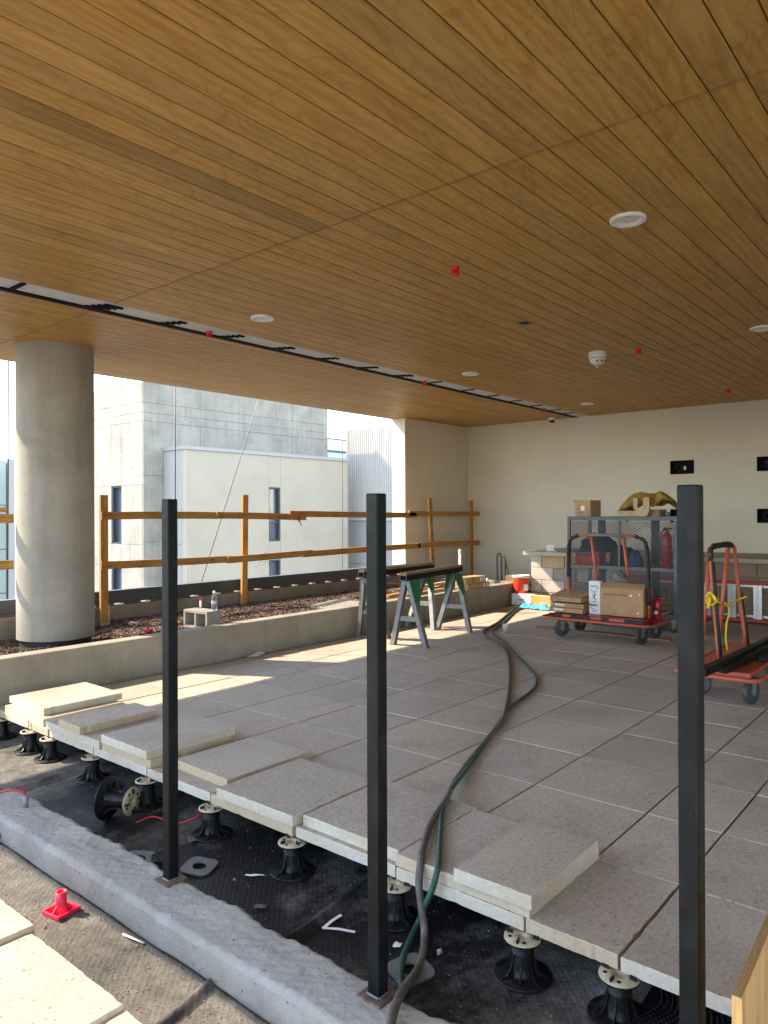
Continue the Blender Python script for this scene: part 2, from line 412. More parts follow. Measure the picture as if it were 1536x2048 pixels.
MT['greysteel'] = simple('grey_painted_steel', (.115, .13, .14), .5, 0, .15, 8, dirt=((.06, .06, .06), .4))
MT['green'] = simple('green_paint', (.012, .16, .065), .45, 0, .2, 10, dirt=((.02, .07, .04), .5))
MT['orange'] = simple('orange_paint', (.47, .098, .05), .45, 0, .15, 8, dirt=((.32, .08, .05), .6))
MT['red'] = simple('red_plastic', (.68, .008, .012), .35, 0, .12, 10)
MT['pinkred'] = simple('translucent_red', (.85, .02, .07), .4, 0, .1, 10)
MT['redx'] = simple('red_enamel', (.42, .012, .022), .3, 0, .12, 10)
MT['redladder'] = simple('red_fibreglass', (.42, .03, .035), .5, 0, .15, 8, dirt=((.2, .05, .05), .4))
MT['alu'] = simple('aluminium', (.62, .62, .62), .35, .8, .1, 10, dirt=((.4, .4, .4), .5))
MT['cladding'] = simple('coated_cladding', (.50, .485, .44), .5, 0, .05, 4)
MT['white'] = simple('white_plastic', (.78, .77, .74), .4, 0, .04, 10)
MT['whitepaint'] = simple('white_trim', (.80, .79, .76), .5, 0, .05, 4)
MT['lens'] = simple('frosted_lens', (.74, .73, .70), .3, 0, .05, 10)
MT['slotback'] = simple('pale_board', (.58, .60, .60), .8, 0, .06, 3)
MT['slotblack'] = simple('black_aluminium', (.008, .008, .009), .8, 0, .2, 10, spec=.1)
MT['card'] = simple('brown_cardboard', (.42, .265, .135), .8, 0, .12, 5, .08, dirt=((.27, .16, .08), .4))
MT['carddark'] = simple('cardboard_inside', (.30, .185, .095), .85, 0, .12, 5)
MT['label'] = simple('paper_label', (.80, .80, .80), .7, 0, .05, 10)
MT['ink'] = simple('black_ink', (.02, .02, .022), .7, 0, .1, 10)
MT['inkbrown'] = simple('brown_ink', (.14, .07, .03), .8, 0, .1, 10)
MT['hosegrey'] = simple('grey_brown_rubber', (.085, .072, .06), .6, 0, .25, 12, .1, 90, ((.22, .20, .17), .5))
MT['hosegreen'] = simple('green_rubber', (.014, .058, .042), .5, 0, .25, 12, .1, 90, ((.08, .12, .10), .5))
MT['blackrub'] = simple('black_rubber', (.02, .02, .021), .7, 0, .2, 14)
MT['wheel'] = simple('wheel_rubber', (.045, .047, .05), .6, 0, .2, 14, dirt=((.13, .125, .12), .5))
MT['darkbag'] = simple('black_fabric', (.018, .018, .02), .9, 0, .3, 12, .3, 60)
MT['blue'] = simple('blue_fabric', (.03, .06, .20), .8, 0, .2, 10)
MT['cyan'] = simple('blue_plastic_film', (.10, .55, .85), .35, 0, .15, 10)
MT['foam'] = simple('orange_foam', (.85, .48, .16), .8, 0, .06, 10)
MT['bucketm'] = simple('orange_red_bucket', (.78, .055, .02), .4, 0, .1, 8)
MT['tarp'] = simple('gold_brown_tarp', (.33, .19, .03), .6, 0, .25, 8, .3, 30)
MT['yellow'] = simple('yellow_rope', (.75, .55, .01), .6, 0, .15, 30)
MT['wire'] = simple('steel_cable', (.06, .06, .065), .5, .5, .1, 30)
MT['rope'] = simple('white_rope', (.24, .235, .22), .8, 0, .3, 120)
MT['frame'] = simple('dark_window_frame', (.045, .05, .055), .4, 0, .1, 5)
MT['slab'] = mk_concrete('slab_concrete', (.3, .29, .27), .1, .2)
MT['city'] = simple('city_ground', (.24, .23, .21), .9, 0, .3, .02)
MT['metalplate'] = simple('grey_plate', (.16, .165, .17), .5, .3, .2, 14, dirt=((.26, .25, .24), .5))
MT['rust'] = simple('rusty_steel', (.12, .075, .05), .7, .2, .35, 18, .3, 70, ((.26, .25, .23), .6))
MT['fascia'] = simple('pale_fascia', (.60, .60, .58), .5, 0, .05, 4)
MT['stone'] = simple('stone_chips', (.30, .275, .235), .9, 0, .3, 200)
def mk_glass(name, col, rough=.05, metal=0.0, alpha=1.0):
    m = NM(name); return m.done(col, rough, metal, None, .9)
MT['winglass'] = mk_glass('window_glass', (.05, .075, .10), .04)
MT['teal'] = mk_glass('teal_glass', (.25, .33, .31), .15)
MT['railglass'] = mk_glass('rail_glass', (.40, .50, .54), .1)
def mk_clear():
    m = NM('clear_plastic'); return m.done((.93, .95, .96), .12, 0, None, .5, **{'Transmission Weight': .92, 'IOR': 1.2})
MT['clear'] = mk_clear()
def mk_lava():
    m = NM('lava_rock'); v = m.coord(off=False)
    w = m.n('TexVoronoi'); w.inputs['Scale'].default_value = 22; m.l(v, w.inputs['Vector'])
    q = m.n('SeparateColor'); m.l(w.outputs['Color'], q.inputs[0])
    c = m.ramp(q.outputs[0], (0, (.05, .031, .024)), (.6, (.11, .068, .05)), (1, (.22, .16, .125)))
    return m.done(c, .95, 0, m.bump(m.noise(90, 4, .7, v), .6, .006), .15)
MT['lava'] = mk_lava()
def mk_tile_dim():
    m = NM('ribbed_film'); return m.done((.65, .60, .52), .5)
# ------------------------------------------------------------------ the setting
CEIL = 3.2
g = MB(); g.grid(lambda u, v: ((u-.5)*6000, (v-.5)*6000, -32), 4, 4, False)
struct(g.build('ground', MT['city']))
def membrane(name, x0, x1, y0, y1, m, nx, ny):
    def fn(u, v):
        x = x0+(x1-x0)*u; y = y0+(y1-y0)*v
        z = -.206 + .006*noise.noise((x*1.7, y*1.7, 0)) + .003*noise.noise((x*6, y*6, 3))
        return (x, y, z)
    o = MB().grid(fn, nx, ny).build(name, m); return struct(o)
membrane('roof_membrane', 1.75, 12.2, -4, 6.2, MT['membrane'], 90, 90)
membrane('roof_membrane', -4, 1.75, -4, 6.2, MT['membraned'], 60, 90)
def ridge(name, pts, w, h, m):
    b = MB(); P = spline(pts, 8)
    T = [(P[min(i+1, len(P)-1)]-P[max(i-1, 0)]).normalized() for i in range(len(P))]
    vs = []; n = 8
    for p, t in zip(P, T):
        s = Vector((-t.y, t.x, 0))
        for k in range(n+1):
            a = k/n*2-1; wob = 1+.25*noise.noise(p*9+Vector((0, 0, k)))
            vs.append(p + s*a*w*wob + Vector((0, 0, h*(math.cos(a*math.pi)*.5+.5)*wob - .006)))
    fs = [(i*(n+1)+k, i*(n+1)+k+1, (i+1)*(n+1)+k+1, (i+1)*(n+1)+k) for i in range(len(P)-1) for k in range(n)]
    b.add(vs, fs, True); return struct(b.build(name, m))
ridge('membrane_ridge', [(1.22, 2.10, -.2), (1.42, 2.13, -.2), (1.61, 2.17, -.2)], .035, .024, MT['lapmem'])
ridge('membrane_ridge', [(1.608+.006*math.sin(k*2.1), .6+.25*k, -.203) for k in range(16)], .022, .012, MT['membrane'])  # black strip added to draw the dark gap line along the curb foot
ridge('membrane_ridge', [(1.86, 2.17, -.2), (2.1, 2.15, -.2), (2.5, 2.2, -.2), (3.2, 2.2, -.2)], .05, .03, MT['membrane'])
ridge('membrane_ridge', [(1.86, 4.62, -.2), (2.3, 4.66, -.2), (3.0, 4.6, -.2)], .06, .022, MT['membrane'])
struct(MB().box((-4, -8, -.75), (12.6, 8.3, -.225)).build('roof_slab', MT['slab']))

# concrete curb under the steel posts, rough trowelled top
def curb():
    b = MB(); y0, y1 = -1.5, 4.35; ny, nx = 420, 22
    def top(u, v):
        x = 1.622+.242*u; y = y0+(y1-y0)*v
        e = min(u, 1-u)
        z = -.082 + .007*noise.noise((x*5, y*2.5, 1)) + .003*noise.noise((x*16, y*14, 2)) + .003*noise.noise((x*38, y*31, 5)) + .0016*math.sin(y*95+9*noise.noise((x*4, y*3, 8))+x*120)
        if e < .06: z -= (.018 if e == 0 else .004) + .014*abs(noise.noise((y*22, u*9, 2)))
        x += (.024*noise.noise((y*4.5, 3, u)) + .014*noise.noise((y*17, 6, u)) + .008*noise.noise((y*45, 2, u)))*(1 if u > .5 else .35)*abs(u-.4)*1.6
        return (x, y, z)
    b.grid(top, nx, ny)
    def side(u, v, s):
        y = y0+(y1-y0)*u; t = top(s, u)
        z = t[2]+(-.215-t[2])*v
        return (t[0]*(1-v)+(1.619 if s == 0 else 1.87)*v + .003*noise.noise((y*9, z*20, s)), y, z)
    b.grid(lambda u, v: side(u, 1-v, 0), ny, 5); b.grid(lambda u, v: side(u, v, 1), ny, 5)
    for yy in (y0, y1):
        b.add([(1.62, yy, -.215), (1.87, yy, -.215), (1.864, yy, -.09), (1.622, yy, -.09)], [(0, 1, 2, 3)])
    o = b.build('concrete_curb', MT['curbc'])
    tag(o, 'low rough concrete curb carrying the three black steel posts', 'curb')
    return o
curb()

# paved terrace: every paver its own piece
def paver_mesh(lx, ly, t=.05, ch=.0035, chip=True):
    bx, by = lx/2, ly/2; cx, cy = bx-ch, by-ch
    vs = [(-bx,-by,-t),(bx,-by,-t),(bx,by,-t),(-bx,by,-t),(-bx,-by,-ch),(bx,-by,-ch),(bx,by,-ch),(-bx,by,-ch),(-cx,-cy,0),(cx,-cy,0),(cx,cy,0),(-cx,cy,0)]
    fs = [(0,3,2,1),(8,9,10,11)]
    for i in range(4):
        j = (i+1) % 4; fs += [(i, j, 4+j, 4+i), (4+i, 4+j, 8+j, 8+i)]
    b = MB(); b.add(vs, fs); me = b.mesh('paver'); me.materials.append(MT['paver']); return me
def chipped_paver(lx, ly, seed, t=.05):
    rnd = random.Random(seed); bx, by = lx/2, ly/2; P = []; n = 22
    for (x0, y0, x1, y1, nx, ny) in ((-bx, -by, bx, -by, 0, 1), (bx, -by, bx, by, -1, 0), (bx, by, -bx, by, 0, -1), (-bx, by, -bx, -by, 1, 0)):
        for i in range(n):
            u = (i+rnd.uniform(-.2, .2)*(i > 0))/n; d = abs(rnd.gauss(0, .0012)) + (rnd.uniform(.002, .006) if rnd.random() < .06 else 0)
            P.append((x0+(x1-x0)*u+nx*d, y0+(y1-y0)*u+ny*d))
    m_ = len(P); ch = [.003+(rnd.random() < .12)*rnd.uniform(.002, .008) for _ in P]
    vs = [(x, y, -t) for x, y in P]+[(x, y, -c) for (x, y), c in zip(P, ch)]+[(x*(1-c*2.2), y*(1-c*2.2), 0) for (x, y), c in zip(P, ch)]
    fs = [tuple(range(m_-1, -1, -1)), tuple(range(2*m_, 3*m_))]
    for i in range(m_):
        j = (i+1) % m_; fs += [(i, j, m_+j, m_+i), (m_+i, m_+j, 2*m_+j, 2*m_+i)]
    me = MB().add(vs, fs).mesh('paver'); me.materials.append(MT['paver']); return me
XS = [2.385+.609*k for k in range(17)]
YS = [-3.306, -2.694, -2.082, -1.47, -.86, -.25, .363, .976, 1.333, 1.946, 2.573, 3.216, 3.83, 4.445, 5.05, 5.35, 5.96]
paving = D.objects.new('paving', None); COL.objects.link(paving); struct(paving)
PM = {}
def pmesh(lx, ly, t=.05):
    k = (round(lx, 3), round(ly, 3), t)
    if k not in PM: PM[k] = paver_mesh(lx, ly, t)
    return PM[k]
for i in range(len(XS)-1):
    for j in range(len(YS)-1):
        lx = min(XS[i+1], 12.19)-XS[i]-.007; ly = YS[j+1]-YS[j]-.010
        if XS[i] > 10.6 and YS[j] > 5.9: continue
        o = link('paver', chipped_paver(lx, ly, j) if i == 0 else pmesh(lx, ly), None, paving)
        o.location = (XS[i]+.0035+lx/2+(random.uniform(-.004, .004) if i == 0 else 0), YS[j]+.005+ly/2, random.uniform(-.0015, .0015))
        o.rotation_euler = (random.uniform(-.001, .001), random.uniform(-.001, .001), 0)
# sunlit pavers on the near side of the curb
near = D.objects.new('near_paving', None); COL.objects.link(near); struct(near)
for i, x in enumerate((.585, -.03, -.645)):
    for j, (y0, y1, dz) in enumerate(((3.89, 4.50, 0), (3.27, 3.88, .004), (2.655, 3.262, .016), (2.035, 2.642, .0), (1.42, 2.027, -.012), (.805, 1.412, -.004), (.19, .797, 0))):
        o = link('paver', chipped_paver(.607, .603, 70+j+9*i), None, near)
        o.location = (x+.607/2+.012*(j == 2), (y0+y1)/2, dz); o.rotation_euler = (.004*random.uniform(-1, 1), .003*random.uniform(-1, 1), .006*random.uniform(-1, 1))

# ceiling of stained boards
ceil = D.objects.new('ceiling', None); COL.objects.link(ceil); struct(ceil)
cb = MB()
cb.box((-.35, -8, CEIL+.02), (12.5, 5.475, CEIL+.30)); cb.box((-.35, 5.785, CEIL+.02), (12.5, 8.355, CEIL+.30))
cb.box((-.35, -8, CEIL+.302), (12.5, 8.355, CEIL+.6))
cb.build('ceiling_backing', MT['slotblack'], ceil)
MB().box((-.36, 8.357, CEIL-.003), (12.5, 8.375, CEIL+.6)).build('fascia', MT['fascia'], ceil)
MB().box((-.372, -8, CEIL-.003), (-.352, 8.375, CEIL+.6)).build('fascia', MT['fascia'], ceil)
PLK = {}
def plank_mesh(lx, ly):
    k = (round(lx, 3), round(ly, 3))
    if k not in PLK:
        bx, by, t, ch = lx/2, ly/2, .0195, .0028
        vs = [(-bx,-by,t),(bx,-by,t),(bx,by,t),(-bx,by,t),(-bx,-by,ch),(bx,-by,ch),(bx,by,ch),(-bx,by,ch),(-bx+ch,-by+ch,0),(bx-ch,-by+ch,0),(bx-ch,by-ch,0),(-bx+ch,by-ch,0)]
        fs = [(0,1,2,3),(11,10,9,8)]
        for i in range(4):
            j = (i+1) % 4; fs += [(4+i, 4+j, j, i), (8+i, 8+j, 4+j, 4+i)]
        PLK[k] = MB().add(vs, fs).mesh('plank'); PLK[k].materials.append(MT['plank'])
    return PLK[k]
XC = [-.35, 3.12, 7.74, 12.2]
rows = [(2.033+.1433*k, 2.033+.1433*(k+1)) for k in range(-34, 24)] + [(5.785+.1428*k, 5.785+.1428*(k+1)) for k in range(18)]
for i in range(3):
    for (y0, y1) in rows:
        lx = XC[i+1]-XC[i]-.0035
        me = plank_mesh(lx, y1-y0-.0055)
        o = link('plank', me, None, ceil)
        o.location = ((XC[i]+XC[i+1])/2, (y0+y1)/2, CEIL+random.uniform(0, .0012))
        if i == 0 and abs(y0-3.036) < .05:
            o.material_slots[0].link = 'OBJECT'; o.material_slots[0].material = MT['plank_dark']

# walls
bw = MB(); yc = [-8, 2.41, 2.79, 3.71, 4.09, 8.045]; zc = [-.3, 1.325, 1.545, 2.115, 2.338, CEIL+.015]
for i in range(5):
    for j in range(5):
        if i in (1, 3) and j in (1, 3): continue
        x = 12.2; a, b_, c, d = (x, yc[i], zc[j]), (x, yc[i+1], zc[j]), (x, yc[i+1], zc[j+1]), (x, yc[i], zc[j+1])
        bw.add([a, b_, c, d], [(0, 3, 2, 1)])
bw.add([(12.5, -8, -.3), (12.5, 8.045, -.3), (12.5, 8.045, 3.2), (12.5, -8, 3.2)], [(0, 1, 2, 3)])
for i in (1, 3):
    for j in (1, 3):
        y0, y1, z0, z1 = yc[i], yc[i+1], zc[j], zc[j+1]
        P = [(y0, z0), (y1, z0), (y1, z1), (y0, z1)]
        for k in range(4):
            (ya, za), (yb, zb) = P[k], P[(k+1) % 4]
            bw.add([(12.2, ya, za), (12.2, yb, zb), (12.32, yb, zb), (12.32, ya, za)], [(0, 1, 2, 3)])
tag(bw.build('rear_wall', MT['stucco']), 'long beige stucco wall closing the far end of the terrace with dark square openings', 'wall')
tag(MB().box((10.2, 8.05, -.3), (12.5, 8.352, CEIL-.002)).build('return_wall', MT['stucco'], bevel=.006), 'short beige stucco wall return beside the open edge, its narrow end in sun', 'wall')

tag(MB().box((5.0, -2.7, -.3), (12.19, -2.4, CEIL-.002)).build('unseen_side_wall', MT['stucco']), 'unseen beige stucco wall added to dim the right side of the terrace', 'wall')  # out-of-view wall, added to cut the light coming in from the right
# planter
pl = MB()
pl.prism([(-3.9, 6.10, -.2), (10.9, 6.10, -.2), (10.9, 6.10, .338), (-3.9, 6.10, .338)], (0, .17, 0))
pl.box((10.73, 6.272, -.2), (10.9, 8.04, .338))
tag(pl.build('planter_wall', MT['planterc'], bevel=.008), 'long low concrete planter wall between the pavers and the red gravel bed', 'planter wall')
oc = MB(); oc.box((-3.9, 7.85, -.2), (10.19, 8.25, .425))
tag(oc.build('edge_upstand', MT['upstandc'], bevel=.01), 'rough concrete upstand below the black metal channel at the open edge', 'upstand')
COLC = (3.586, 7.41)
def soil_z(x, y):
    d = math.hypot(x-COLC[0], y-COLC[1])
    return .262 + .03*noise.noise((x*1.1, y*1.6, 4)) + .012*noise.noise((x*5, y*5, 9)) - .13*max(0, 1-d/.95)**.7 - .02*max(0, 6.6-y)
sg = MB(); sg.grid(lambda u, v: (-3+13.7*u, 6.27+1.585*v, soil_z(-3+13.7*u, 6.27+1.585*v)), 180, 26)
for k in range(15000):
    x = 2.3+8.4*random.random()**1.25; y = 6.29+1.54*random.random(); r = random.uniform(.006, .017)
    if math.hypot(x-COLC[0], y-COLC[1]) < .375: continue
    sg.rock((x, y, soil_z(x, y)+r*.3), r)
stuff(sg.build('lava_gravel', MT['lava']))
sg2 = MB(); sg2.grid(lambda u, v: (10.9+1.3*u, 6.2+1.85*v, .18+.02*noise.noise((u*5, v*5, 2))), 12, 12)
struct(sg2.build('corner_bed', MT['membrane']))

# round column
ct = thing('concrete_column', 'thick round concrete column standing in the gravel bed by the open edge', 'column', (COLC[0], COLC[1], 0))
cm = MB(); prof = [(.369, .246), (.369, .36), (.370, 1.0), (.370, 2.0), (.370, CEIL+.004)]
cm.lathe(prof, n=96); cm.add([(.369*math.cos(a*math.pi/48), .369*math.sin(a*math.pi/48), .246) for a in range(96)], [tuple(range(95, -1, -1))])
cm.build('shaft', MT['concrete'], ct)
MB().lathe([(.342, .0), (.342, .25)], n=64).build('gap_shadow', MT['blackrub'], ct)  # black cylinder in place of the shadowed gap under the shaft

# black channel at the open edge with shims
bs = thing('edge_channel', 'black metal glazing channel running along the open roof edge', 'channel', (0, 7.98, .45))
MB().box((-3.9, -.05, .0), (10.19, .05, .15)).build('channel', MT['frame'], bs, bevel=.004)
sh = MB().box((-.014, -.02, -.02), (.025, .02, -.001)).mesh('shim'); sh.materials.append(MT['white'])
for k in range(20):
    o = link('shim', sh, None, bs); o.location = (3.2+.352*k, -.062, 0)
pk = MB().box((.05, -.055, -.022), (.27, -.02, -.002)).mesh('packer'); pk.materials.append(MT['rust'])
for k in range(20): o = link('packer', pk, None, bs); o.location = (3.2+.352*k, 0, 0)

# timber guard rail
def guardrail():
    t = thing('timber_guardrail', 'temporary orange brown timber guard rail with two rails right of the column', 'guard rail', (0, 7.75, 0))
    for (xb, zb, xt, zt) in ((4.30, .27, 4.30, 1.714), (6.31, .27, 6.335, 1.75), (10.62, .26, 10.52, 1.767), (11.87, .2, 11.865, 1.737)):
        MB().beam((xb, 0, zb), (xt, 0, zt), .09, .04, (0, 1, 0)).build('post', MT['lumZ'], t, bevel=.003)
    MB().beam((4.32, .012, .18), (4.32, .012, .46), .095, .042, (0, 1, 0)).build('post_splice', MT['lumpale'], t, bevel=.003)
    R = [(4.245, 1.478, 5.83, 1.474, 0), (5.80, 1.472, 7.38, 1.448, 0), (7.10, 1.487, 10.06, 1.468, .04), (9.86, 1.49, 12.08, 1.487, 0),
         (4.24, .925, 6.09, .897, 0), (5.97, .90, 7.51, .915, .0), (7.36, .905, 10.17, .925, .04), (10.10, .932, 12.08, .918, 0)]
    for k, (xa, za, xb, zb, dy) in enumerate(R):
        off = -.042-(.041 if k in (1, 5) else 0)-dy*0
        b = MB(); n = 14; vs = []
        for i in range(n+1):
            u = i/n; x = xa+(xb-xa)*u; z = za+(zb-za)*u + .006*math.sin(u*3.1+k)+.003*noise.noise((x*3, k, 1))
            h = .044
            vs += [(x, off-.02, z-h), (x, off+.019, z-h), (x, off+.019, z+h), (x, off-.02, z+h)]
        fs = [(4*i+a, 4*i+(a+1) % 4, 4*i+4+(a+1) % 4, 4*i+4+a) for i in range(n) for a in range(4)] + [(3, 2, 1, 0), (4*n, 4*n+1, 4*n+2, 4*n+3)]
        b.add(vs, fs); b.build('rail', MT['lumX'], t, bevel=.003)
    bolt = MB().lathe([(0, -.01), (.011, -.01), (.011, .0)], n=8).mesh('bolt'); bolt.materials.append(MT['galv'])
    for x in (4.31, 6.31):
        for dz in (.30, .35):
            o = link('bolt', bolt, None, t); o.location = (x+(.015 if dz < .32 else -.01), -.03, dz); o.rotation_euler = (rad(-90), 0, 0)
guardrail()
t = thing('timber_guardrail', 'cut end of a timber guard rail left of the column', 'guard rail', (0, 7.75, 0))
for z, x in ((1.455, 3.285), (.985, 3.285)):
    MB().box((-1.5, -.062, z-.046), (x, -.022, z+.046)).build('rail', MT['lumX'], t, bevel=.003)
MB().beam((1.5, -.05, 1.49), (3.22, -.05, 1.545), .04, .05).build('rail', MT['lumX'], t, bevel=.003)
for x in (-1.3, 1.4): MB().beam((x, 0, .26), (x, 0, 1.74), .09, .04, (0, 1, 0)).build('post', MT['lumZ'], t, bevel=.003)

# ------------------------------------------------------------------ buildings across the gap
def facade(parent, axis, pos, us, zs, holes, m, gap=.012, proud=.05, sgn=-1, name='panel', jit=.004):
    for i in range(len(us)-1):
        for j in range(len(zs)-1):
            if (i, j) in holes: continue
            g2 = gap/2; p0 = pos; p1 = pos - sgn*proud
            p0 += sgn*random.uniform(0, jit)
            a, b = sorted((p0, p1))
            u0, u1, z0, z1 = us[i]+g2, us[i+1]-g2, zs[j]+g2, zs[j+1]-g2
            if axis == 'Y': MB().box((u0, a, z0), (u1, b, z1)).build(name, m, parent)
            else: MB().box((a, u0, z0), (b, u1, z1)).build(name, m, parent)
def window(parent, axis, pos, u0, u1, z0, z1, depth=.18, mull=None):
    f = MB(); fw = .05
    def bx(b, ua, ub, za, zb, d0, d1):
        if axis == 'Y': b.box((ua, pos+d0, za), (ub, pos+d1, zb))
        else: b.box((pos+d0, ua, za), (pos+d1, ub, zb))
    bx(f, u0, u0+fw, z0, z1, .02, depth); bx(f, u1-fw, u1, z0, z1, .02, depth)
    bx(f, u0+fw, u1-fw, z1-fw, z1, .02, depth); bx(f, u0+fw, u1-fw, z0, z0+fw, .02, depth)
    if mull: bx(f, u0+fw, u1-fw, mull-.03, mull+.03, .05, depth)
    fo = f.build('window', MT['frame'], parent)
    p = MB(); bx(p, u0+fw, u1-fw, z0+fw, z1-fw, depth-.06, depth-.03); p.build('pane', MT['winglass'], fo)
tw = thing('concrete_tower', 'raw grey concrete stair tower rising behind the white building', 'building', (0, 0, -32))
TX0, TX1, TY0, TY1, TZ = 14.46, 23.86, 23.33, 28.2, 6.25+32
MB().box((TX0+.06, TY0+.06, 0), (TX1-.06, TY1, 28.5)).build('core', MT['towerc'], tw)
MB().box((TX0+.3, TY0+.06, 28.5), (TX1-.06, TY1, TZ-.02)).build('core', MT['towerc'], tw)
zz = [z+32 for z in (-32, -20, -8, -2.5, .5, 2.9, 4.85, 5.16, 5.52, 6.25)]
facade(tw, 'Y', TY0, [TX0, 16.9, 19.3, 21.7, TX1], zz, (), MT['towerc'], .010, .05, name='concrete_panel', jit=.012)
ze = [z+32 for z in (-32, -20, -8, -2.6, -.42, .41, 2.56, 4.85, 5.16, 5.52, 6.25)]
ye = [TY0+.052, 24.79, 25.49, TY1]
H = {(1, 3), (1, 5)}
facade(tw, 'X', TX0, ye, ze, H, MT['towerc'], .010, .25, name='concrete_panel', jit=.008)
for j in (3, 5): window(tw, 'X', TX0+.02, 24.80, 25.48, ze[j]+.01, ze[j+1]-.01, .2)
wb = thing('white_building', 'white panelled building with narrow windows across the gap', 'building', (0, 0, -32))
BX0, BX1, BY = 15.292, 23.754, 22.0
MB().box((BX0+.26, BY+.26, 0), (BX1-.03, 23.30, 3.72+32)).build('core', MT['frame'], wb)
zz = [z+32 for z in (-32, -14, -8, -2.5, -.33, .41, 2.55, 3.80)]
facade(wb, 'Y', BY, [BX0, 19.18], [0, 35.80], (), MT['stuccow'], .010, .24, name='panel', jit=0)
facade(wb, 'Y', BY, [19.79, BX1], [0, 35.80], (), MT['stuccow'], .010, .24, name='panel', jit=0)
facade(wb, 'Y', BY+.002, [19.18, 19.79], zz, {(0, 3), (0, 5)}, MT['stuccow'], .008, .24, name='panel', jit=0)
facade(wb, 'X', BX0, [BY+.245, 23.31], [32-32, 32+.41, 32+3.80], (), MT['panelw'], .014, .24, name='panel', jit=0)
for j in (3, 5): window(wb, 'Y', BY+.02, 19.19, 19.78, zz[j]+.01, zz[j+1]-.01, .2, mull=zz[j]+.75 if j == 5 else None)
MB().box((BX0-.05, BY-.05, 3.803+32), (BX1+.05, 23.32, 3.93+32)).build('parapet_cap', MT['panelw'], wb)
MB().box((BX0-.004, BY-.004, 0), (BX0+.012, BY+.012, 3.80+32)).build('corner_bead', MT['cladding'], wb)
cg = thing('ribbed_building', 'white ribbed metal clad building beyond the white one, half shadowed', 'building', (0, 0, -32))
rb = MB(); pit = .1285; n = 56
for k in range(n):
    y = 23.2-pit*k
    rb.prism([(25.0, y, 33.28), (24.955, y-.022, 33.28), (24.955, y-.062, 33.28), (25.0, y-.084, 33.28)], (0, 0, 4.13))
stuff(rb.build('ribs', MT['cladding'], cg))
MB().box((25.0, 16.0, 33.28), (36, 23.2, 37.38)).build('cladding', MT['panelw'], cg)
MB().box((24.86, 15.9, 33.18), (36, 23.6, 33.278)).build('parapet_cap', MT['cladding'], cg)
facade(cg, 'X', 24.92, [16, 19, 21.4, 23.4], [0, 20, 31.2, 33.17], (), MT['panelw'], .02, .3, name='panel', jit=.003)
MB().box((25.3, 16, 0), (36, 23.5, 33.17)).build('core', MT['panelw'], cg)
gb = thing('glass_office', 'distant pale glass fronted building seen at the left edge', 'building', (0, 0, -32))
MB().box((-12, 45.2, 0), (18.85, 62, 36.7)).build('core', MT['panelw'], gb)
MB().box((18.86, 44.9, 0), (19.25, 62, 36.83)).build('end_wall', MT['panelw'], gb)
for i in range(8):
    for j in range(12):
        MB().box((18.84-1.55*(i+1), 45.0, 36.7-2.6*(j+1)), (18.84-1.55*i-.05, 45.15, 36.7-2.6*j-.05)).build('glass_panel', MT['teal'], gb)
gc = thing('roof_terrace_building', 'distant pale building with a glass balustrade between tower and ribbed cladding', 'building', (0, 0, -32))
MB().box((43, 45, 0), (60, 58, 39.1)).build('core', MT['teal'], gc)
for i in range(8):
    MB().box((43+2*i, 45.05, 39.14), (43+2*i+1.94, 45.1, 40.1)).build('glass_panel', MT['railglass'], gc)
MB().box((43, 45.0, 40.1), (60, 45.15, 40.2)).build('handrail', MT['frame'], gc)
MB().box((42.9, 44.9, 38.95), (60, 45.04, 39.12)).build('cornice', MT['frame'], gc)
# ------------------------------------------------------------------ ceiling fittings
st = thing('linear_light_slot', 'long narrow ceiling slot with pale backing and black rail', 'light slot', (0, 5.63, CEIL))
MB().box((-.35, -.150, .004), (12.2, .074, .06)).build('backing_strip', MT['slotback'], st)
MB().box((-.35, .075, -.006), (12.2, .150, .043)).build('rail', MT['slotblack'], st)
def clip(x, n, w):
    b = MB()
    for i in range(n):
        b.box((x+.028*i, .055-.05*i-.014, -.010), (x+.028*i+w*.62, .055-.05*i+.014, .002), Euler((0, 0, 0)).to_matrix())
    return b.build('spline_clip', MT['slotblack'], st)
for x, n, w in ((3.0, 4, .26), (3.70, 4, .13), (4.36, 4, .12), (5.02, 4, .12), (5.68, 4, .12), (6.34, 4, .12), (7.0, 4, .14)): clip(x, n, w)
for x in (2.42, 7.72, 8.5, 9.15, 9.8, 10.45, 11.1, 11.6):
    MB().box((x-.02, -.146, -.006), (x+.02, .074, .002)).build('cross_bar', MT['slotblack'], st)

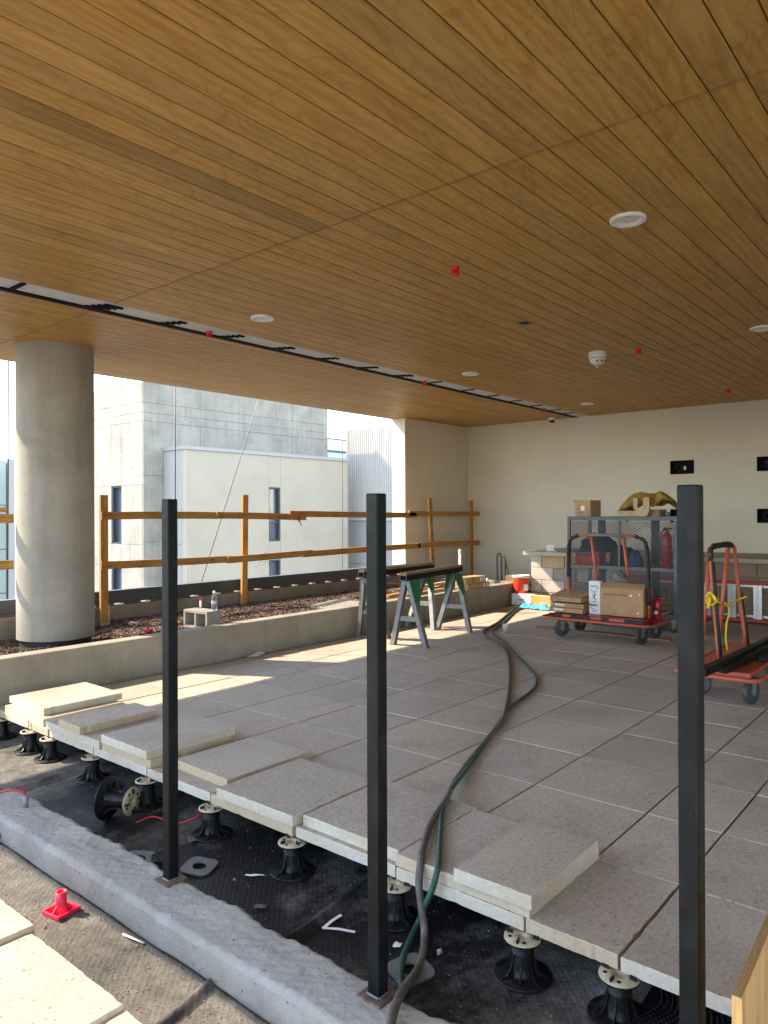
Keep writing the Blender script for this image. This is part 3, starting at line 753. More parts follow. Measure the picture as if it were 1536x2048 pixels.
def downlight(x, y, label):
    t = thing('recessed_downlight', label, 'downlight', (x, y, CEIL), 0, 'recessed downlights in the wood ceiling')
    MB().lathe([(.103, .0), (.102, -.014), (.096, -.018), (.080, -.016), (.072, -.009), (.064, -.003)], n=40).build('trim_ring', MT['white'], t)
    MB().lathe([(.064, -.003), (.05, -.002), (0, -.002)], n=32).build('lens', MT['lens'], t)
downlight(4.165, 1.63, 'largest nearest recessed white downlight, high on the right of the board ceiling')
downlight(4.185, 4.875, 'white recessed downlight near the middle left, just above the long ceiling slot')
downlight(7.51, 4.905, 'small white downlight between the red cap on the slot and the white dome detector')
downlight(10.785, 4.88, 'farthest smallest white downlight close to the beige rear wall')
downlight(7.43, 1.65, 'white downlight cut by the right edge of the picture')
def sprinkler(x, y, label, pipe=False):
    t = thing('sprinkler_cap', label, 'sprinkler cap', (x, y, CEIL), 0, 'red sprinkler caps on the ceiling')
    MB().lathe([(.027, .0), (.027, -.008), (.0255, -.010), (.0255, -.038), (.028, -.040), (.028, -.058), (.024, -.060), (.0, -.057)], n=24).build('cap', MT['red'], t)
    MB().lathe([(.034, .001), (.034, -.004), (.027, -.004)], n=24).build('collar', MT['galv'] if pipe else MT['red'], t)
    if pipe: MB().lathe([(.045, .045), (.045, .02), (.018, .02), (.018, .0)], n=20).build('stem', MT['galv'], t)
sprinkler(4.205, 2.87, 'largest red sprinkler cap in the middle of the board ceiling')
sprinkler(4.19, 5.64, 'red sprinkler cap hanging in the slot nearest the round column', True)
sprinkler(7.585, 5.66, 'red sprinkler cap hanging halfway along the ceiling slot', True)
sprinkler(10.85, 5.66, 'red sprinkler cap at the far end of the ceiling slot', True)
sprinkler(7.53, 2.84, 'red sprinkler cap just right of the white dome detector')
sprinkler(10.82, 2.83, 'red sprinkler cap at the right, near the top of the rear wall')
t = thing('dome_detector', 'white domed detector hanging from the board ceiling', 'detector', (7.42, 3.24, CEIL))
MB().lathe([(.092, 0), (.094, -.03), (.094, -.062), (.088, -.066)], n=40).build('base_ring', MT['white'], t)
MB().lathe([(.086, -.070), (.084, -.085), (.066, -.115), (.040, -.133), (.018, -.138), (0, -.139)], n=40).build('dome', MT['white'], t)
MB().lathe([(.087, -.062), (.087, -.071)], n=40).build('seam', MT['frame'], t)
MB().lathe([(.022, -.134), (.024, -.150), (.012, -.164), (0, -.166)], n=20).build('sensor', MT['clear'], t)
for a in (200, 235, 270): MB().box((.078, -.008, -.112), (.088, .008, -.095)).build('vent', MT['frame'], t, rot=(0, 0, rad(a)))
t = thing('dome_camera', 'small white security camera dome on the ceiling by the rear wall', 'camera', (11.95, 6.08, CEIL))
MB().lathe([(.062, 0), (.064, -.03), (.06, -.052)], n=28).build('housing', MT['white'], t)
MB().lathe([(.048, -.052), (.046, -.072), (.03, -.09), (0, -.096)], n=28).build('dome', MT['blackpl'], t)
t = thing('junction_opening', 'small square metal junction box open in the ceiling boards', 'junction box', (5.83, 3.235, CEIL-.001))
MB().box((-.06, -.05, -.004), (.06, .05, 0)).build('rim', MT['galv'], t)
MB().box((-.045, -.036, -.0065), (.045, .036, -.0042)).build('recess', MT['slotblack'], t)
for a in (-.02, .015): MB().tube(spline([(a, -.02, -.007), (a+.02, .0, -.02), (a+.01, .02, -.008)], 5), .003, 6).build('wire', MT['galv'], t)
# knot in a board
# ------------------------------------------------------------------ boxes in the rear wall
def wallbox(y0, y1, z0, z1, label, coil, wm):
    t = thing('wall_box', label, 'wall box', (12.2, y0, z0), 0, 'black boxes sunk in the rear wall')
    w, h = y1-y0, z1-z0
    b = MB(); b.box((.06, .004, .004), (.112, w-.004, h-.004))
    for q in (((-.002, .002, .002), (.1, .012, h-.002)), ((-.002, w-.012, .002), (.1, w-.002, h-.002)), ((-.002, .012, .002), (.1, w-.012, .012)), ((-.002, .012, h-.012), (.1, w-.012, h-.002))): b.box(*q)
    b.build('back_box', MT['slotblack'], t)
    if coil:
        c = MB(); P = []
        for k in range(60):
            a = k*.45; r = coil*(1+.06*math.sin(k*1.3)); P.append((.03+.015*math.sin(k*.7), w*.5+r*math.cos(a)+(.05 if coil < .07 else -.01), h*.5+r*.95*math.sin(a)))
        c.tube(P, .006, 6); c.build('cable_coil', wm, t)
    return t, w, h
t, w, h = wallbox(3.71, 4.09, 2.115, 2.338, 'upper black wall box left of the tall steel post, with coiled cable and white tag', .05, MT['blackrub'])
MB().box((.04, .14, .07), (.046, .175, .13)).build('tag', MT['label'], t)
wallbox(2.41, 2.79, 2.115, 2.338, 'upper black box in the rear wall at the right picture edge with blue cable coil', .075, MT['blue'])
wallbox(3.71, 4.09, 1.325, 1.545, 'lower black box in the rear wall half hidden by the tall steel post', 0, None)
wallbox(2.41, 2.79, 1.325, 1.545, 'lower black box in the rear wall at the right picture edge', .06, MT['blackrub'])

# ------------------------------------------------------------------ block counter along the rear wall
def counter():
    t = thing('block_counter', 'counter of tan and grey concrete blocks with a pale worktop along the rear wall', 'counter', (10.75, 0, 0))
    y0, y1, zt = -6.0, 5.86, .80
    MB().box((.02, y0, 0), (1.42, y1-.02, zt-.004)).build('mortar_core', MT['slab'], t)
    cols = [mk_concrete('block_tan', (.42, .29, .17), .15, .15, sc=4, holes=False), MT['cmu'], mk_concrete('block_pale', (.44, .40, .35), .12, .12, sc=4, holes=False), mk_concrete('block_brown', (.30, .215, .15), .15, .15, sc=4, holes=False)]
    hts = [(0.0, .2), (.205, .4), (.405, .6), (.605, .795)]
    for r, (za, zb) in enumerate(hts):
        y = y1; k = 0
        while y > 1.0:
            L_ = .395 if not (k == 0 and r % 2 == 1) else .195
            if r == 3: c = cols[2] if k == 0 else (cols[0] if y > 4.2 else cols[3])
            else: c = (cols[2] if (r+k) % 3 else cols[1]) if y > 4.2 else cols[3]
            MB().box((random.uniform(-.003, .002), y-L_, za+.002), (.03, y-.005, zb)).build('block', c, t, bevel=.004, seg=1)
            y -= L_+.005; k += 1
        for k in range(3):
            MB().box((.035+.4*k, y1-.03, za+.002), (.035+.4*k+.393, y1+.002, zb)).build('block', cols[2] if k else cols[1], t, bevel=.004, seg=1)
    MB().box((-.07, y0, zt), (1.45, y1+.11, zt+.062)).build('worktop', MT['stuccow'], t, bevel=.006)
counter()
t = thing('paper_cards', 'small stack of folded white cards on the counter top', 'cards', (11.0, 5.62, .8635), .3)
MB().box((-.05, -.09, 0), (.06, .08, .012)).build('flat_card', MT['label'], t)
MB().prism([(-.04, -.05, .0125), (.05, -.05, .0125), (.01, -.05, .10)], (0, .12, 0)).build('tent_card', MT['label'], t)

# ------------------------------------------------------------------ black steel posts on the curb
def post(x, y, zt, lean, label):
    t = thing('steel_post', label, 'post', (x, y, -.085), 0, 'black steel posts on the curb')
    s = .0485
    b = MB(); b.box((-s/2, -s/2, .012), (s/2, s/2, zt+.085))
    o = b.build('tube', MT['blacksteel'], t, bevel=.004, seg=2); o.rotation_euler = lean
    MB().box((-.05, -.05, -.012), (.05, .05, .012)).build('base_plate', MT['rust'], t, bevel=.002)
    for k in range(4):
        a = k*math.pi/2
        pts = [(s/2*math.cos(a)+u*math.sin(a), s/2*math.sin(a)-u*math.cos(a), .014) for u in [-.024+.006*i for i in range(9)]]
        MB().tube(pts, [.0045+.002*noise.noise((i, k, 1)) for i in range(9)], 6).build('weld', MT['metalplate'], t)
    return t
post(1.815, 2.725, 1.556, (0, 0, 0), 'leftmost of the black square steel posts, in front of the guard rail')
post(1.81, 1.55, 1.556, (0, 0, 0), 'middle black square steel post with hoses running past its foot')
post(1.81, .56, 1.556, (0, 0, 0), 'rightmost and tallest looking black steel post, in front of the loaded carts')

# ------------------------------------------------------------------ loose pavers
def slab(px0, px1, py0, py1, ztop, rz, label, t=.05):
    me = chipped_paver(px1-px0, py1-py0, int(py0*100), t)
    o = link('loose_paver', me, None); o.location = ((px0+px1)/2, (py0+py1)/2, ztop); o.rotation_euler = (0, 0, rad(rz))
    tag(o, label, 'paver', 'loose pavers along the open edge')
slab(2.39, 2.995, 5.14, 5.75, .0515, .4, 'lower sunlit paver of the stack by the planter wall')
slab(2.44, 3.05, 5.22, 5.80, .103, -.6, 'topmost sunlit paver of the stack by the planter wall')
slab(2.385, 2.99, 4.36, 5.08, .0515, 0, 'flat paver under the narrow cut slab')
slab(2.375, 2.95, 4.58, 4.88, .103, -1.0, 'narrow cut paver in shade lying beside the sunlit stack')
slab(2.395, 3.0, 3.80, 4.345, .0515, .3, 'lower paver of the pair behind the left steel post')
slab(2.38, 3.03, 3.81, 4.33, .103, -.5, 'upper paver of the pair behind the left steel post')
slab(2.49, 3.10, 3.19, 3.70, .0515, -1.2, 'set back paver between the pair and the paver that sits flush with the edge')
slab(2.37, 2.975, 2.56, 3.14, .056, .6, 'paver between the left and middle posts with a clean raw edge')
slab(2.425, 3.03, 1.957, 2.545, .0515, 0, 'paver right behind the middle steel post')
slab(2.395, 3.0, 1.315, 1.950, .0515, -.3, 'paver under the hoses and the topmost speckled piece')
slab(2.36, 2.945, 1.292, 1.63, .104, .3, 'narrow speckled paver on top, right of the hoses')

# ------------------------------------------------------------------ pedestals
def make_pedestal():
    t = thing('paver_pedestal', 'x', 'pedestal', (0, 0, 0), 0, 'adjustable pedestals under the paver edge')
    MB().lathe([(.105, 0), (.106, .005), (.102, .0075), (.052, .009), (.045, .013), (.041, .05), (.038, .085)], n=36).build('foot', MT['blackpl'], t)
    fin = MB().prism([(.036, -.002, .008), (.102, -.002, .007), (.076, -.002, .015), (.058, -.002, .032), (.047, -.002, .058), (.041, -.002, .084), (.036, -.002, .084)], (0, .004, 0)).mesh('fin')
    fin.materials.append(MT['blackpl'])
    for k in range(8): o = link('fin', fin, None, t); o.rotation_euler = (0, 0, k*math.pi/4+.2)
    pr = [(.037, .085)]
    for i in range(5): pr += [(.041, .087+.007*i), (.041, .090+.007*i), (.038, .0905+.007*i)]
    pr += [(.037, .128)]
    MB().lathe(pr, n=32).build('screw_collar', MT['blackpl'], t)
    MB().lathe([(.040, .128), (.068, .131), (.070, .134), (.069, .137)], n=36).build('head_rim', MT['blackpl'], t)
    b = MB(); n = 36; b.lathe([(.068, .1365), (.067, .142), (.030, .1422)], n=n)
    b.lathe([(.030, .1422), (.012, .1422), (.011, .138), (0, .138)], n=n); b.build('head_disc', MT['pedhead'], t)
    for a in (.5, 2.1, 3.6, 5.2): MB().lathe([(.0075, .1428), (0, .1428)], c=(.046*math.cos(a), .046*math.sin(a), 0), n=12).build('hole', MT['slotblack'], t)
    for k in range(4):
        a = k*math.pi/2
        MB().box((-.003, -.012, .1428), (.003, .012, .156)).build('spacer_tab', MT['blackpl'], t, loc=(.05*math.cos(a), .05*math.sin(a), 0), rot=(0, 0, a+math.pi/2))
    return t
ped = make_pedestal()
PL = [((2.39, 5.81), 'pedestal at the left picture edge, in the planter shade'), ((2.385, 5.32), 'sunlit pedestal, left one of the close pair at the far left'),
      ((2.395, 5.04), 'sunlit pedestal, right one of the close pair at the far left'), ((2.385, 4.445), 'shaded pedestal between the sunlit pair and the fallen one'),
      ((2.38, 3.81), 'pedestal standing behind the fallen one and left of the left steel post'), ((2.375, 3.19), 'pedestal just right of the left steel post'),
      ((2.37, 2.56), 'pedestal halfway between the left and middle steel posts'), ((2.37, 1.93), 'pedestal half hidden by the middle steel post'),
      ((2.375, 1.335), 'pedestal right of the hoses with clean tan head'), ((2.385, .975), 'pedestal nearest the right steel post with a dusty head')]
for k, ((x, y), lb) in enumerate(PL):
    o = ped if k == 0 else copy_tree(ped)
    o.location = (x, y, -.2015); o['label'] = lb; o.rotation_euler = (0, 0, rad(random.uniform(-25, 25)))
ly = copy_tree(ped); ly['label'] = 'fallen pedestal lying on its side showing its tan head'; del ly['group']
ly.rotation_euler = Euler((rad(90), 0, rad(22)), 'XYZ'); ly.location = (2.13, 3.80, -.09); ly.scale = (1.12, 1.12, 1.12)
for (x, y) in ((1.17, 3.26), (1.17, 2.65), (1.17, 2.03), (1.17, 1.41), (.58, 3.26), (.58, 2.65), (.58, 2.03)):
    c = copy_tree(ped, near); c.location = (x, y, -.2065); c.scale = (1, 1, .93)
    for k in ('label', 'category', 'group'): del c[k]

# ------------------------------------------------------------------ litter on the membrane
def plate(x, y, rz, label, r=.075):
    b = MB(); n = 24; hole = []; outr = []
    for k in range(n):
        a = 2*math.pi*k/n; hole.append((.034*math.cos(a), .034*math.sin(a)))
        c, s = math.cos(a), math.sin(a); q = r/max(abs(c), abs(s)); q = min(q, r*1.22); outr.append((q*c, q*s))
    vs = [(*p, .008) for p in hole]+[(*p, .008) for p in outr]+[(*p, 0) for p in hole]+[(*p, 0) for p in outr]
    fs = []
    for k in range(n):
        j = (k+1) % n; fs += [(k, n+k, n+j, j), (n+k, 3*n+k, 3*n+j, n+j), (2*n+k, k, j, 2*n+j)]
    b.add(vs, fs); o = b.build('shim_plate', MT['metalplate'], loc=(x, y, -.2), rot=(rad(3), rad(-2), rad(rz)))
    tag(o, label, 'plate', 'grey plates with a round hole')
plate(2.11, 2.93, 25, 'grey clipped square plate with a hole, just right of the left steel post')
plate(2.13, 1.665, -20, 'grey holed plate lying beside the green hose by the middle post')
plate(1.965, 3.22, 40, 'grey holed plate half hidden behind the curb left of the left post')
def hexmat(x, y, r, label, tilt=(0, 0)):
    t = thing('mesh_disc', label, 'mesh disc', (x, y, -.192)); t.rotation_euler = (rad(tilt[0]), rad(tilt[1]), .3)
    MB().lathe([(r, 0), (r, .006), (r-.005, .006), (r-.005, 0), (r, 0)], n=32).build('rim', MT['blackpl'], t)
    b = MB(); p = .02
    for i in range(-6, 7):
        for sgn in (-1, 0, 1):
            a = sgn*math.pi/3; d = Vector((math.cos(a), math.sin(a), 0)); nn = Vector((-d.y, d.x, 0)); c = nn*i*p
            if c.length < r-.006:
                hl = math.sqrt((r-.004)**2-c.length**2); b.beam(c-d*hl+Vector((0, 0, .003)), c+d*hl+Vector((0, 0, .003)), .003, .005)
    stuff(b.build('lattice', MT['blackpl'], t))
hexmat(2.33, 3.98, .075, 'black mesh disc leaning behind the fallen pedestal', (0, -28))
hexmat(2.05, 3.14, .06, 'black mesh disc half hidden behind the curb near the left post')
hexmat(1.93, 3.62, .05, 'small black mesh disc peeking over the curb below the fallen pedestal')
b = MB()
for p, q, wv in (((2.115, 2.105), (2.235, 2.115), .016), ((2.117, 2.108), (2.178, 1.985), .016)):
    p, q = Vector((*p, -.1965)), Vector((*q, -.1955)); s = Vector((-(q-p).y, (q-p).x, 0)).normalized()*wv/2; m2 = p.lerp(q, .5)+Vector((0, 0, .004))
    b.add([p-s, p+s, m2-s, m2+s, q-s, q+s], [(0, 2, 3, 1), (2, 4, 5, 3)])
o = b.build('paper_strip', MT['label']); tag(o, 'folded white strip making a V on the black membrane', 'paper strip')
def scrap(x, y, w, h, rz, label, m='label', name='paper_scrap', z=-.199):
    b = MB(); b.grid(lambda u, v: ((u-.5)*w*(.75+.5*v), (v-.5)*h, .007*noise.noise((u*3+x*7, v*3, y*5))+.004), 6, 6)
    o = b.build(name, MT[m], loc=(x, y, z), rot=(0, 0, rad(rz))); tag(o, label, 'scrap')
scrap(2.22, 1.80, .035, .03, 20, 'white paper scrap just right of the middle steel post')
scrap(2.22, 2.66, .10, .014, 130, 'torn white tape beside a pedestal foot')
scrap(2.06, 2.43, .03, .05, 40, 'dark leaf shaped offcut on the membrane', 'metalplate', 'offcut')
scrap(2.26, 3.20, .06, .035, 60, 'thin triangular grey offcut near the left post', 'metalplate', 'offcut')
scrap(5.05, 5.98, .26, .10, 25, 'crumpled blue and white wrapper at the foot of the planter', 'label', 'wrapper', .006)
scrap(1.21, 2.56, .05, .05, 0, 'pale yellow scrap at the edge of the sunlit paver', 'foam', 'scrap', -.19)
o = MB().tube([(1.575, 2.70, -.198), (1.592, 2.575, -.196)], .004, 8).build('white_stick', MT['white']); tag(o, 'thin white stick lying along the foot of the curb', 'stick')
o = MB().tube([(2.03, 1.30, -.196), (1.965, 1.42, -.192)], .0045, 6).build('twig', MT['lumY']); tag(o, 'thin dusty twig lying on the membrane', 'twig')
for (x, y, r, lb) in ((2.28, 1.64, .016, 'pale stone chip near the green hose'), (2.13, 2.69, .012, 'small pale stone between the plate and the tape')):
    o = MB().rock((0, 0, 0), r).build('stone_chip', MT['stone'], loc=(x, y, -.19)); tag(o, lb, 'stone')
gb_ = MB()
for k in range(6500):
    if k < 5000: x, y = random.uniform(.9, 1.62), random.uniform(1.3, 4.6)
    else: x, y = random.uniform(1.88, 2.6), random.choice((random.uniform(.5, 4.6), random.uniform(4.3, 6.0)))
    gb_.rock((x, y, -.203), random.choice((.0012, .0015, .002, .002, .003, .004)) * (1.5 if random.random() < .05 else 1))
stuff(gb_.build('rubble_chips', MT['stone']))
bm_ = MB()
for i in range(26):
    for j in range(14):
        cx = 2.30+i*.014; cy = .45+j*.014*1.3+.02*math.sin(i*.3)
        bm_.lathe([(.005, 0), (.004, .005), (0, .006)], c=(cx, cy, .0), n=6)
bm_.grid(lambda u, v: (2.28+.42*u, .42+.30*v, .0005+.008*noise.noise((u*3, v*3, 0))), 12, 10)
o = bm_.build('dimple_mat', MT['blackpl'], loc=(0, 0.22, -.194)); tag(o, 'black dimpled drainage mat offcut at the lower right', 'mat')
# pink red stub
t = thing('pipe_stub', 'bright pink red plastic stub with square flange by the curb', 'stub', (1.50, 3.06, -.203), rad(10))
b = MB(); b.box((-.055, -.055, 0), (.055, -.045, .016)); b.box((-.055, .045, 0), (.055, .055, .016)); b.box((-.055, -.045, 0), (-.045, .045, .016)); b.box((.045, -.045, 0), (.055, .045, .016)); b.box((-.045, -.045, 0), (.045, .045, .004))
b.build('flange', MT['pinkred'], t, bevel=.002)
MB().lathe([(.030, .004), (.024, .03), (.022, .04), (.022, .088), (.018, .088), (.018, .03)], n=28).build('tube', MT['pinkred'], t)
for k in range(8): MB().prism([(.024, -.0015, .004), (.052, -.0015, .004), (.023, -.0015, .034)], (0, .003, 0)).build('rib', MT['pinkred'], t, rot=(0, 0, k*math.pi/4))
# conduit stub with red cable on the curb
t = thing('conduit_stub', 'grey conduit stub with a red cable on the curb at the left edge', 'conduit', (1.765, 4.0, -.09))
MB().tube([(0, 0, -.01), (.004, .0, .075)], [.014, .014], 16).build('conduit', MT['galv'], t)
MB().tube(spline([(.004, 0, .07), (-.01, .02, .095), (-.05, .07, .10), (-.09, .13, .075), (-.11, .17, .02)], 8), .007, 8).build('cable', MT['redladder'], t)
MB().box((-.09, -.05, -.005), (.07, .09, .006)).build('mortar_pad', MT['curbc'], t, bevel=.004)
o = MB().tube([(1.60, 3.95, -.165), (1.58, 4.25, -.16)], .016, 12).build('conduit_end', MT['galv']); tag(o, 'short grey pipe end low on the side of the curb', 'pipe')
o = MB().tube(spline([(2.18, 3.60, -.19), (2.26, 3.55, -.17), (2.30, 3.42, -.185), (2.36, 3.34, -.16), (2.42, 3.33, -.14), (2.5, 3.4, -.17)], 8), .005, 6).build('red_wire', MT['redx']); tag(o, 'red wire trailing from under the pavers beside the fallen pedestal', 'wire')
# ------------------------------------------------------------------ hoses
def hose(name, pts, r, m, label):
    o = MB().tube(spline(pts, 7), r, 10).build(name, MT[m]); tag(o, label, 'hose'); return o
GP = [Vector((11.6, 6.9, .22)), Vector((11.02, 6.22, .37)), Vector((10.98, 6.06, .34)), Vector((10.95, 5.98, .12)), Vector((10.6, 5.93, .018))]
GP += [at(x, y, .016) for x, y in ((1020, 1225), (995, 1245), (968, 1262), (972, 1274), (990, 1284), (1012, 1305), (1019, 1340), (1016, 1390), (1005, 1440), (985, 1465), (940, 1520))]
GP += [at(910, 1562, .035), at(890, 1602, .067), at(862, 1645, .069), at(845, 1698, .070), atX(841, 1728, 2.39), atX(838, 1770, 2.355), atX(843, 1815, 2.33), at(849, 1862, -.16), at(846, 1905, -.186), at(832, 1945, -.184), at(800, 1990, -.06), at(783, 2040, -.052), at(772, 2100, -.06), Vector((1.55, 1.40, -.17))]
hose('air_hose', GP, .0155, 'hosegrey', 'grey brown hose winding across the pavers and over the curb by the middle post')
HP = [Vector((11.7, 6.8, .22)), Vector((11.06, 6.2, .37)), Vector((11.03, 6.03, .33)), Vector((10.98, 5.93, .10)), Vector((10.7, 5.86, .017))]
HP += [at(x, y, .014) for x, y in ((1032, 1222), (1006, 1246), (985, 1263), (1005, 1282), (1035, 1315), (1060, 1340), (1073, 1358), (1065, 1380), (1020, 1415), (993, 1452), (945, 1522))]
HP += [at(905, 1575, .05), at(886, 1612, .066), at(880, 1665, .066), at(878, 1712, .067), atX(875, 1738, 2.38), atX(866, 1775, 2.355), atX(850, 1812, 2.335), at(838, 1842, -.165), at(822, 1875, -.186), at(806, 1915, -.187), at(801, 1955, -.187), at(806, 1985, -.19)]
hose('water_hose', HP, .0125, 'hosegreen', 'green hose twisted with the grey one, dropping onto the black membrane')

# ------------------------------------------------------------------ sawhorses
def sawhorse(ax, ay, bx_, by_, feet, lab, scuff, letter):
    t = thing('sawhorse', lab, 'sawhorse', (0, 0, 0), 0, 'metal sawhorses in front of the planter')
    a = Vector((ax, ay, 0)); b = Vector((bx_, by_, 0)); d = (b-a).normalized(); n = Vector((-d.y, d.x, 0))
    Z_ = Vector((0, 0, 1))
    o = MB().beam(a+Z_*.775, b+Z_*.775, .086, .062)
    # hollow tube end
    o.build('top_rail', MT['blacksteel'], t, bevel=.004)
    MB().box((-.036, -.001, -.024), (.036, .001, .024)).build('tube_mouth', MT['slotblack'], t, loc=a+Z_*.775-d*.0015, rot=(0, 0, math.atan2(d.y, d.x)+math.pi/2))
    e = MB(); th = .004
    for sx, w, h in ((-.041, .004, .056), (.041, .004, .056)): e.box((sx-w/2, -.003, -h/2), (sx+w/2, .001, h/2))
    for sz in (-.029, .029): e.box((-.043, -.003, sz-.002), (.043, .001, sz+.002))
    e.build('tube_lip', MT['galv'], t, loc=a+Z_*.775-d*.001, rot=(0, 0, math.atan2(d.y, d.x)+math.pi/2))
    MB().beam(a+Z_*.821+d*.0, b+Z_*.821, .084, .028).build('top_board', MT['lumY'] if False else MT['lumX'] if scuff == 9 else MT['lumY'], t, bevel=.003)
    for k, (fc, inset) in enumerate(((feet[0], .09), (feet[1], .09))):
        top = (a+d*inset) if k == 0 else (b-d*inset)
        legs = []
        for s in (-1, 1):
            f = Vector((fc[0], fc[1], 0)) + n*s*fc[2]; tp = top + n*s*.045 + Z_*.742
            # channel leg: web + two flanges
            ax_ = (tp-f).normalized(); out = (n*s - ax_*(n*s).dot(ax_)).normalized(); tan = ax_.cross(out)
            L_ = MB()
            L_.beam(f, tp, .07, .004, out)
            L_.beam(f+tan*.033-out*.026, tp+tan*.033-out*.026, .004, .048, out); L_.beam(f-tan*.033-out*.026, tp-tan*.033-out*.026, .004, .048, out)
            L_.build('leg', MT['galv'] if not (letter and k == 1 and s == -1) else MT['galv'], t)
            # painted gusset
            g0 = f.lerp(tp, .66); gk = MB()
            gk.beam(g0+out*.004, tp+out*.004, .076, .004, out)
            gk.build('gusset', MT['green'] if (s == -1 or k == 1) else MT['galv'], t)
            sgn = 1 if k == 0 else -1
            P0 = tp+out*.006+d*sgn*.03; 
            MB().prism([P0, P0+d*sgn*.20-Z_*.0, P0-Z_*.03+d*sgn*.18, f.lerp(tp, .58)+out*.006+d*sgn*.03], out*.004).build('brace', MT['green'], t)
            legs.append((f, tp))
            if letter and s == -1 and k == 1:
                X_ = -ax_; Zn = out; Y_ = Zn.cross(X_)
                mm = Matrix((X_, Y_, Zn)).transposed().to_4x4(); mm.translation = f.lerp(tp, .64)+out*.0045; text('lettering', 'XLPARADISCO', .052, MT['whitepaint'], t, mm, 1.05)
        (f0, t0), (f1, t1) = legs
        MB().beam(f0.lerp(t0, .42), f1.lerp(t1, .42), .03, .055).build('cross_bar', MT['galv'], t, bevel=.003)
sawhorse(6.33, 5.03, 7.80, 5.27, ((6.465, 5.05, .235), (7.65, 5.27, .25)), 'nearer metal sawhorse with green brackets, standing half in sun', 0, False)
sawhorse(6.38, 5.70, 7.92, 5.80, ((6.68, 5.76, .24), (7.55, 5.72, .23)), 'farther metal sawhorse with a lettered leg, against the planter wall', 0, True)

# ------------------------------------------------------------------ carts
def caster(parent, x, y, rz, r=.098, w=.044, fork=True, zt=.2):
    wm = MB().lathe([(r*.30, -w/2), (r*.86, -w/2), (r*.97, -w*.36), (r, -w*.2), (r, w*.2), (r*.97, w*.36), (r*.86, w/2), (r*.30, w/2)], n=28, axis='X')
    wo = wm.build('wheel', MT['wheel'], parent, loc=(x, y, r+.001), rot=(0, 0, rz))
    h = MB().lathe([(0, -w*.56), (r*.30, -w*.56), (r*.30, w*.56), (0, w*.56)], n=16, axis='X')
    for k in range(5):
        a = k*2*math.pi/5
        h.lathe([(0, w*.505), (r*.13, w*.505)], c=(0, 0, 0), n=8, axis='X')
    h.build('hub', MT['greysteel'], wo)
    f = MB()
    R = Matrix.Rotation(rz, 3, 'Z')
    for s in (-1, 1):
        p = [Vector((s*(w/2+.010), -.018, r-.02)), Vector((s*(w/2+.010), .018, r-.02)), Vector((s*(w/2+.010), .035, zt-.012)), Vector((s*(w/2+.010), -.035, zt-.012))]
        f.prism([R @ q for q in p], R @ Vector((.004, 0, 0)))
    pl_ = [R @ Vector(q) for q in ((-.04, -.05, zt-.012), (.04, -.05, zt-.012), (.04, .05, zt-.012), (-.04, .05, zt-.012))]
    f.prism(pl_, (0, 0, .008))
    f.build('caster_fork', MT['galv'], parent, loc=(x, y, 0))
def rim_path(x0, x1, y0, y1, z, c=.07):
    P = []
    for cx, cy, a0 in ((x1-c, y1-c, 0), (x0+c, y1-c, 90), (x0+c, y0+c, 180), (x1-c, y0+c, 270)):
        for k in range(7): a = rad(a0+15*k); P.append((cx+c*math.cos(a), cy+c*math.sin(a), z))
    return P + [P[0]]
# long cart in front of the cage
t = thing('panel_cart', 'orange panel cart carrying cardboard boxes in front of the mesh cage', 'cart', (0, 0, 0))
MB().tube(rim_path(8.06, 8.78, 2.93, 4.27, .222, .09), .0165, 10).build('bumper_rim', MT['orange'], t)
MB().box((8.14, 3.03, .225), (8.70, 4.17, .268)).build('deck', MT['redx'], t, bevel=.004)
b = MB()
for y in (3.1, 3.55, 4.05): b.box((8.075, y-.02, .213), (8.765, y+.02, .2245))
b.build('cross_member', MT['greysteel'], t)
b = MB(); b.box((8.115, 3.02, .2345), (8.139, 4.18, .276)); b.build('rubber_edge', MT['blackrub'], t, bevel=.003)
for (y, l) in ((3.95, .10), (3.58, .13), (3.33, .18)):
    MB().box((8.111, y-l/2, .242), (8.1145, y+l/2, .272)).build('worn_patch', MT['orange'], t)
caster(t, 8.15, 4.03, rad(55), zt=.213); caster(t, 8.64, 4.02, rad(70), zt=.213); caster(t, 8.17, 3.07, rad(75), zt=.213); caster(t, 8.62, 3.08, rad(60), zt=.213)
U = [(8.40, 4.06, .27), (8.40, 4.06, .9), (8.40, 4.055, 1.08), (8.40, 4.02, 1.17), (8.40, 3.92, 1.215), (8.40, 3.5, 1.222), (8.40, 3.22, 1.215), (8.40, 3.12, 1.17), (8.40, 3.085, 1.08), (8.40, 3.07, .9), (8.40, 3.06, .27)]
MB().tube(spline(U, 5), .016, 10).build('handle', MT['orange'], t)
g_ = MB()
for seg in ([(8.40, 4.06, .70)]+U[1:5], U[6:10]+[(8.40, 3.062, .42)]):
    P = spline([Vector(q) for q in seg], 6); MB().tube(P, [.0215+.002*math.sin(i*1.7) for i in range(len(P))], 10).build('grip_wrap', MT['blackrub'], t)
MB().tube([(8.40, 3.78, 1.222), (8.40, 3.36, 1.222)], .0175, 10).build('bare_tube', MT['galv'], t)
for y in (3.76, 3.36):
    MB().tube([(8.405, y, 1.20), (8.68, y, .26)], [.02, .0175], 10).build('strut', MT['orange'], t)
